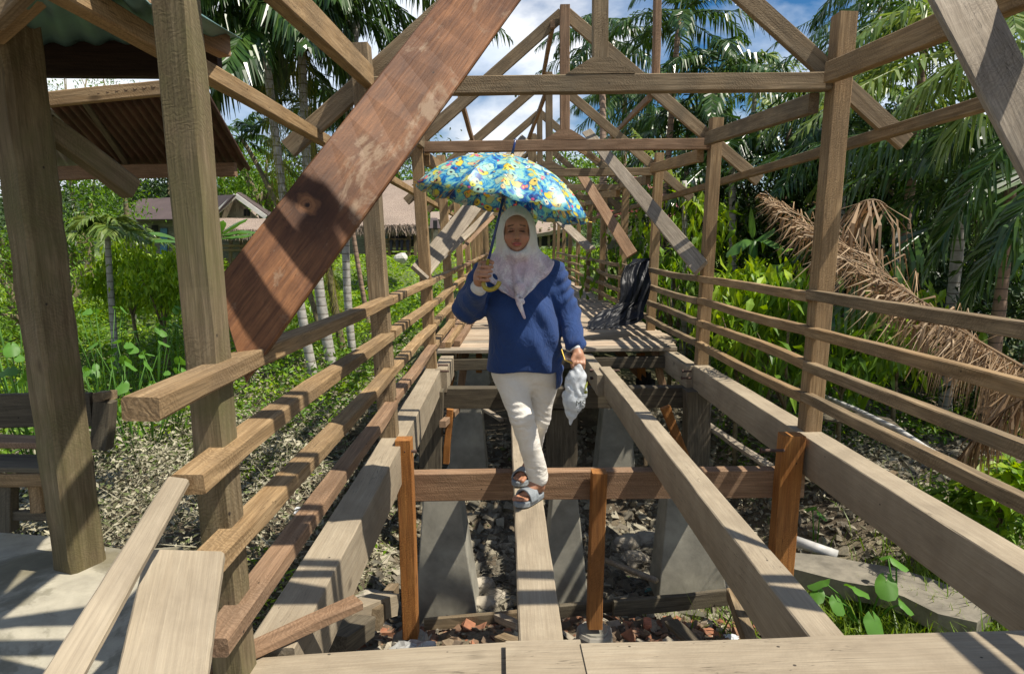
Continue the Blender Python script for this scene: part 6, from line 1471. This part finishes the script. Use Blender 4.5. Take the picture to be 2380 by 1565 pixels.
fk.ell(kc, (.021, .017, .017), 0); fk.cap(kc+[-.012, .0, .012], kc+[.014, -.004, -.010], .011, .011, .003); fk.cap(kc+[-.004, -.006, -.014], kc+[.022, -.004, -.085], .014, .007, .004, sq=(1, .7, 1)); fk.cap(kc+[-.010, .002, .0], kc+[-.005, .004, -.03], .011, .004, .003)
fk.cap(kc+[0, .02, .02], kc+[0, .04, .06], .016, .03, .01)
V, F_ = fk.mesh(1); obj('scarf_knot', mesh_np('scarf_knot', V-base_, F_, sc, True), None, hf, Matrix.Translation(Vector(base_)))
# ---- slide sandals
sand = simple('scuffed_grey_rubber', (.20, .22, .23), .6, 40, .35, .3)
for an, to, he in ((anR, toeR, heelR), (anL, toeL, heelL)):
    u = (to-he)*[1, 1, 0]; Lf_ = np.linalg.norm(u); u /= Lf_; sd = np.array([u[1], -u[0], 0]); inner = 1 if an is anR else -1
    fs = Field(np.minimum(to, he)-[.12, .12, .06], np.maximum(to, he)+[.12, .12, .12], .0035)
    sl, g = fs.all(); m0 = (to+he)/2
    lx = (g[0]-he[0])*u[0]+(g[1]-he[1])*u[1]; ly = (g[0]-he[0])*sd[0]+(g[1]-he[1])*sd[1]
    tt = np.clip((lx+.02)/(Lf_+.06), 0, 1); hw_ = .030+.018*np.sin(np.clip(tt*1.15-.1, 0, 1)*math.pi*.62)
    d2 = np.sqrt(np.maximum(0, np.abs(lx-Lf_/2)-(Lf_/2-.005))**2+ly**2)-hw_
    sole = np.maximum(d2, np.abs(g[2]-(BEAM_Z+.014))-.0135)
    lz = g[2]-(BEAM_Z+.02); band = np.sqrt((ly/(hw_+.005))**2+(lz/.058)**2)-1
    bnd = np.maximum(np.maximum(np.abs(band*.045)-.0045, np.abs(lx-(Lf_-.050))-.036), -lz)
    fs.F = np.minimum(sole, bnd).astype(np.float32); V, F_ = fs.mesh(1)
    cloth('sandal', V, F_, sand)

# ------------------------------------------------------------ umbrella
um_m, t, b = nt('floral_satin'); v = obj_coords(t, jitter=False)
dn_ = N(t, 'ShaderNodeTexNoise'); dn_.inputs['Scale'].default_value = 16; dn_.inputs['Detail'].default_value = 3; t.links.new(v, dn_.inputs['Vector'])
vm = N(t, 'ShaderNodeVectorMath'); vm.operation = 'MULTIPLY_ADD'; t.links.new(dn_.outputs['Color'], vm.inputs[0]); vm.inputs[1].default_value = (.05, .05, .05); t.links.new(v, vm.inputs[2])
bgc = ramp(t, noise(t, vm.outputs[0], 22, 4, .6, 1.0), [(.30, (.005, .04, .22)), (.40, (.01, .13, .45)), (.47, (.04, .32, .60)), (.53, (.22, .58, .62)), (.64, (.42, .72, .50))])
def flowers(scale, c_in, stops, rad, seed, prev, thr):
    vo = N(t, 'ShaderNodeTexVoronoi'); vo.inputs['Scale'].default_value = scale; mp_ = N(t, 'ShaderNodeMapping'); mp_.inputs['Location'].default_value = (seed, seed*.7, seed*1.3); t.links.new(vm.outputs[0], mp_.inputs[0]); t.links.new(mp_.outputs[0], vo.inputs['Vector'])
    sp = N(t, 'ShaderNodeSeparateColor'); t.links.new(vo.outputs['Color'], sp.inputs[0])
    pc = ramp(t, sp.outputs[0], stops); d_ = vo.outputs['Distance']
    pc = mixc(t, ramp(t, d_, [(.12, 1.0), (.17, 0.0)]), pc, c_in); pc = mixc(t, ramp(t, d_, [(rad-.05, 0.0), (rad, 1.0)]), pc, (.01, .05, .14))
    msk = math_(t, 'MULTIPLY', ramp(t, d_, [(rad, 1.0), (rad+.02, 0.0)]), ramp(t, sp.outputs[1], [(thr, 0.0), (thr+.02, 1.0)])); return mixc(t, msk, prev, pc)
c = flowers(19, (.03, .02, .04), [(0, (.42, .72, .60)), (.4, (.55, .80, .62)), (.55, (.75, .72, .10)), (.8, (.85, .60, .05)), (1, (.35, .65, .62))], .46, 1.3, bgc, .10)
c = flowers(29, (.02, .02, .05), [(0, (.82, .78, .18)), (.35, (.75, .78, .10)), (.5, (.30, .62, .62)), (.75, (.80, .50, .05)), (1, (.75, .85, .85))], .44, 5.1, c, .55)
c = flowers(38, (.9, .7, .1), [(0, (.75, .04, .12)), (.5, (.80, .10, .35)), (1, (.9, .45, .05))], .38, 9.7, c, .84)
t.links.new(c, b.inputs['Base Color']); b.inputs['Roughness'].default_value = .42; b.inputs['Specular IOR Level'].default_value = .5; b.inputs['Coat Weight'].default_value = .1; b.inputs['Coat Roughness'].default_value = .25
tl = N(t, 'ShaderNodeBsdfTranslucent'); t.links.new(c, tl.inputs['Color']); ms = N(t, 'ShaderNodeMixShader'); ms.inputs[0].default_value = .30; t.links.new(b.outputs[0], ms.inputs[1]); t.links.new(tl.outputs[0], ms.inputs[2]); t.links.new(ms.outputs[0], t.nodes['Material Output'].inputs['Surface'])
Yu = 3.12
apex = at(1189, 363, Yu); rimc = at(1167, 473, Yu)
rad_ = (at(1368, 515, Yu)-at(965, 425, Yu)).length/2
ax_ = (apex-rimc); hgt_ = ax_.length; ax_.normalize(); ax_ = (ax_+Vector((0, .035, 0))).normalized()
apex = rimc+ax_*hgt_
ur = empty('umbrella', rimc, 'open umbrella with blue, teal, yellow and pink floral print held over the woman', 'umbrella')
xa = ax_.orthogonal().normalized(); ya = ax_.cross(xa); NR = 16
V = [tuple(apex)]; F = []; rings = 14; SUBA = 6; n_ = NR*SUBA
Rs = (rad_**2+hgt_**2)/(2*hgt_)
def dome(r): # height above rim plane at radius fraction r
    return (math.sqrt(Rs**2-(r*rad_)**2)-(Rs-hgt_))
for j in range(1, rings+1):
    r = j/rings
    for k in range(n_):
        a = 2*math.pi*k/n_; u = (k % SUBA)/SUBA*2-1 if False else ((k % SUBA)/SUBA)
        sag = math.sin(u*math.pi); rr2 = r*(1-.045*sag*r); hh2 = dome(r)-.026*sag*r**1.5
        if j == rings: hh2 += .010*sag
        p = rimc+ax_*hh2+(xa*math.cos(a)+ya*math.sin(a))*rad_*rr2; V.append(tuple(p))
for k in range(n_): F.append((0, 1+k, 1+(k+1) % n_))
for j in range(rings-1):
    for k in range(n_): F.append((1+j*n_+k, 1+(j+1)*n_+k, 1+(j+1)*n_+(k+1) % n_, 1+j*n_+(k+1) % n_))
V = np.array(V)-np.array(rimc); o = obj('canopy', mesh_np('canopy', V, F, um_m, True), None, ur, Matrix.Translation(rimc))
s_ = o.modifiers.new('t', 'SOLIDIFY'); s_.thickness = .0012
em_ = o.data; ev = np.zeros(len(em_.edges)*2, dtype=np.int32); em_.edges.foreach_get('vertices', ev); ev = ev.reshape(-1, 2)
kk_ = np.where(ev == 0, -1, (ev-1) % n_); shp = ((kk_[:, 0] == kk_[:, 1]) | (kk_[:, 0] == -1) | (kk_[:, 1] == -1)) & (np.maximum(kk_[:, 0], kk_[:, 1]) % SUBA == 0)
at_ = em_.attributes.new('sharp_edge', 'BOOLEAN', 'EDGE'); at_.data.foreach_set('value', shp)
steel = simple('rib_steel', (.35, .35, .36), .35, 10, .1, 0, .9); navy = simple('navy_shaft_paint', (.012, .03, .12), .25, 10, .1, 0); gold = simple('olive_gold_handle', (.38, .30, .03), .3, 60, .35, .2); brass = simple('brass_cap', (.6, .42, .1), .3, 10, .1, 0, .9)
hub = rimc+ax_*(hgt_*.12)
for k in range(NR):
    a = 2*math.pi*k/NR; dv = xa*math.cos(a)+ya*math.sin(a); m = MB()
    m.tube([tuple(rimc+ax_*(dome(r)-.006)+dv*rad_*r) for r in (.02, .2, .4, .6, .8, .98)], .0018, 5)
    o = m.build('rib', steel, ur); m = MB(); m.tube([tuple(hub+dv*.01), tuple(rimc+ax_*(dome(.5)-.008)+dv*rad_*.5)], .0016, 5); m.build('stretcher', steel, o)
    tip = rimc+ax_*(dome(1)-.001)+dv*rad_*1.01; m = MB(); m.tube([tuple(tip-dv*.008), tuple(tip+dv*.010)], [.0025, .0035], 6); m.build('rib_tip', brass, o)
tip = at(1198, 322, Yu-.0)+Vector((0, (apex.y-Yu), 0)); gb_ = Vector(shaftB)+Vector(sd_)*.075
m = MB(); m.tube([tuple(gb_), tuple(hub), tuple(apex)], .0065, 10); m.build('shaft', navy, ur, True)
m = MB(); m.tube([tuple(apex), tuple(tip)], [.0075, .0045], 10); m.build('ferrule', navy, ur, True)
m = MB(); m.tube([tuple(apex-ax_*.004), tuple(apex+ax_*.010)], [.015, .009], 12); m.build('cap', brass, ur, True)
hb = Vector(shaftB)-Vector(sd_)*.030; hx = (Vector((1, -.15, 0))).normalized(); hp = [gb_, Vector(shaftB), hb]; rc = .036
cc_ = hb+hx*rc
for k in range(1, 12):
    a = math.pi+k*math.pi*1.02/11; hp.append(cc_+hx*math.cos(a)*rc+Vector(sd_)*math.sin(a)*rc)
m = MB(); m.tube([tuple(p) for p in hp], [.009]*3+[.0105]*11, 12); m.build('handle', gold, ur, True)
m = MB(); m.tube([tuple(hub+ax_*-.02), tuple(hub+ax_*.02)], .010, 10); m.build('runner', navy, ur, True)

# ------------------------------------------------------------ phone and bag
ph = Vector(hL)+Vector((-.040, -.020, .002)); pr = empty('phone', ph, 'dark phone with gold edge in the lowered hand', 'phone')
Rp = Matrix.Rotation(.55, 4, 'Y') @ Matrix.Rotation(.75, 4, 'Z') @ Matrix.Rotation(.55, 4, 'X')
bm = bmesh.new(); bmesh.ops.create_cube(bm, size=1); bmesh.ops.scale(bm, vec=(.125, .066, .008), verts=bm.verts); bmesh.ops.bevel(bm, geom=[e for e in bm.edges], offset=.0032, segments=3, affect='EDGES'); me = bpy.data.meshes.new('case'); bm.to_mesh(me); bm.free()
obj('case', me, brass, pr, Matrix.Translation(ph) @ Rp)
bm = bmesh.new(); bmesh.ops.create_cube(bm, size=1); bmesh.ops.scale(bm, vec=(.117, .059, .0095), verts=bm.verts); me = bpy.data.meshes.new('screen'); bm.to_mesh(me); bm.free()
obj('screen', me, simple('black_glass', (.01, .01, .012), .08, 4, .1, 0), pr, Matrix.Translation(ph) @ Rp)
Bg = lambda x, y, Y=3.05: np.array(at(x, y, Y))
f = Field(Bg(1290, 1000)-[.02, .12, .03], Bg(1380, 835)+[.02, .12, .03], .0042)
f.cap(Bg(1343, 848), Bg(1340, 872), .018, .040, .0); f.cap(Bg(1338, 880), Bg(1334, 930), .050, .056, .02, sq=(1, .75, 1)); f.cap(Bg(1334, 930), Bg(1328, 958), .054, .030, .02, sq=(1, .7, 1)); f.cap(Bg(1328, 958), Bg(1325, 985), .028, .004, .01, sq=(1, .7, 1))
f.ell(Bg(1352, 905), (.022, .03, .05), .02)
sl, g = f.all(); f.F += (.0042*np.sin(g[0]*95+g[2]*55+2*np.sin(g[2]*40+g[0]*20))*np.sin(g[2]*48-g[0]*38+1)+.0026*np.sin(g[0]*170+2*np.sin(g[2]*70))).astype(np.float32)
V, F_ = f.mesh(1); bo = Bg(1336, 848); bagr = empty('plastic_bag', Vector(bo), 'white plastic carrier bag hanging from the lowered hand', 'bag')
bagm = plastic('white_film', (.72, .75, .76), .22, .35); obj('sack', mesh_np('sack', V-bo, F_, bagm, True), None, bagr, Matrix.Translation(Vector(bo)))
inkd = simple('dark_ink', (.08, .09, .08), .6, 9, .1, 0); inkg = simple('olive_green_ink', (.20, .22, .03), .6, 9, .1, 0)
dgb = bpy.context.evaluated_depsgraph_get()
def surf_y(x, z):
    """front of the bag at x, z"""
    d = V[(np.abs(V[:, 0]-x) < .007) & (np.abs(V[:, 2]-z) < .007)]
    return d[:, 1].min() if len(d) else bo[1]-.04
def press(me, mw, off=.0015):
    for v_ in me.vertices:
        p = mw @ v_.co; p.y = surf_y(p.x, p.z)-off; v_.co = mw.inverted() @ p
def letter(txt, c, size, mat, name='lettering'):
    cu = bpy.data.curves.new('t', 'FONT'); cu.body = txt; cu.size = size; cu.resolution_u = 3; ob = bpy.data.objects.new('t', cu); COL.objects.link(ob)
    bpy.context.view_layer.update(); me = bpy.data.meshes.new_from_object(ob.evaluated_get(bpy.context.evaluated_depsgraph_get())); bpy.data.objects.remove(ob)
    mw = Matrix.Translation(Vector(c)) @ Matrix.Rotation(math.pi/2, 4, 'X') @ Matrix.Rotation(-.06, 4, 'Z'); me.materials.clear(); press(me, mw); obj(name, me, mat, bagr, mw)
letter('MS', Bg(1334, 938), .040, inkd); letter('Divisi', Bg(1338, 954), .013, inkd)
for (x, y, rx, rz) in [(1361, 891, .006, .014), (1357, 899, .004, .008), (1359, 907, .008, .009)]:
    c_ = Bg(x, y); Vv = [(c_[0], 0, c_[2])]+[(c_[0]+rx*math.cos(k*math.pi/8)+.35*rz*math.sin(k*math.pi/8)*(1 if rz > .01 else 0), 0, c_[2]+rz*math.sin(k*math.pi/8)) for k in range(16)]
    Vv = [(a, surf_y(a, c2)-.002, c2) for a, _, c2 in Vv]; obj('emblem', mesh_np('emblem', np.array(Vv)-np.array(bo), [(0, k+1, (k+1) % 16+1) for k in range(16)], inkg), None, bagr, Matrix.Translation(Vector(bo)))
c_ = Bg(1338, 940); q_ = [(c_[0]+dx, surf_y(c_[0]+dx, c_[2]-dz)-.002, c_[2]-dz) for dx, dz in ((0, 0), (.02, 0), (.04, 0), (.04, .001), (.02, .001), (0, .001))]
obj('lettering', mesh_np('lettering', np.array(q_)-np.array(bo), [(0, 5, 4, 1), (1, 4, 3, 2)], inkd), None, bagr, Matrix.Translation(Vector(bo)))

# ------------------------------------------------------------ two people seated on the far veranda
dk = simple('dark_clothes', (.04, .04, .06), .9, 5, .3, 0)
for (px, lab) in ((920, 'distant person in dark clothes seated on the veranda of the thatched house, left of two'), (944, 'distant person seated at the right end of the thatched house veranda')):
    c_ = np.array(at(px, 566, 26.3)); f = Field(c_-[.5, .8, .3], c_+[.5, .5, 1.1], .03)
    f.cap(c_+[0, 0, .05], c_+[0, .02, .48], .16, .19, .05); f.cap(c_+[0, .02, .5], c_+[0, -.02, .66], .06, .06, .04); f.ell(c_+[0, -.03, .74], (.085, .10, .12), .03)
    for s_ in (-1, 1): f.cap(c_+[s_*.2, .02, .46], c_+[s_*.24, -.05, .2], .06, .05, .05); f.cap(c_+[s_*.24, -.05, .2], c_+[s_*.1, -.28, .12], .05, .04, .03); f.cap(c_+[s_*.1, 0, .05], c_+[s_*.12, -.42, .08], .09, .07, .05); f.cap(c_+[s_*.12, -.42, .08], c_+[s_*.12, -.44, -.25], .07, .05, .04)
    V, F_ = f.mesh(1); c0 = Vector(c_); tag(obj('person', mesh_np('person', V-c_, F_, dk, True), None, None, Matrix.Translation(c0)), lab, 'person')
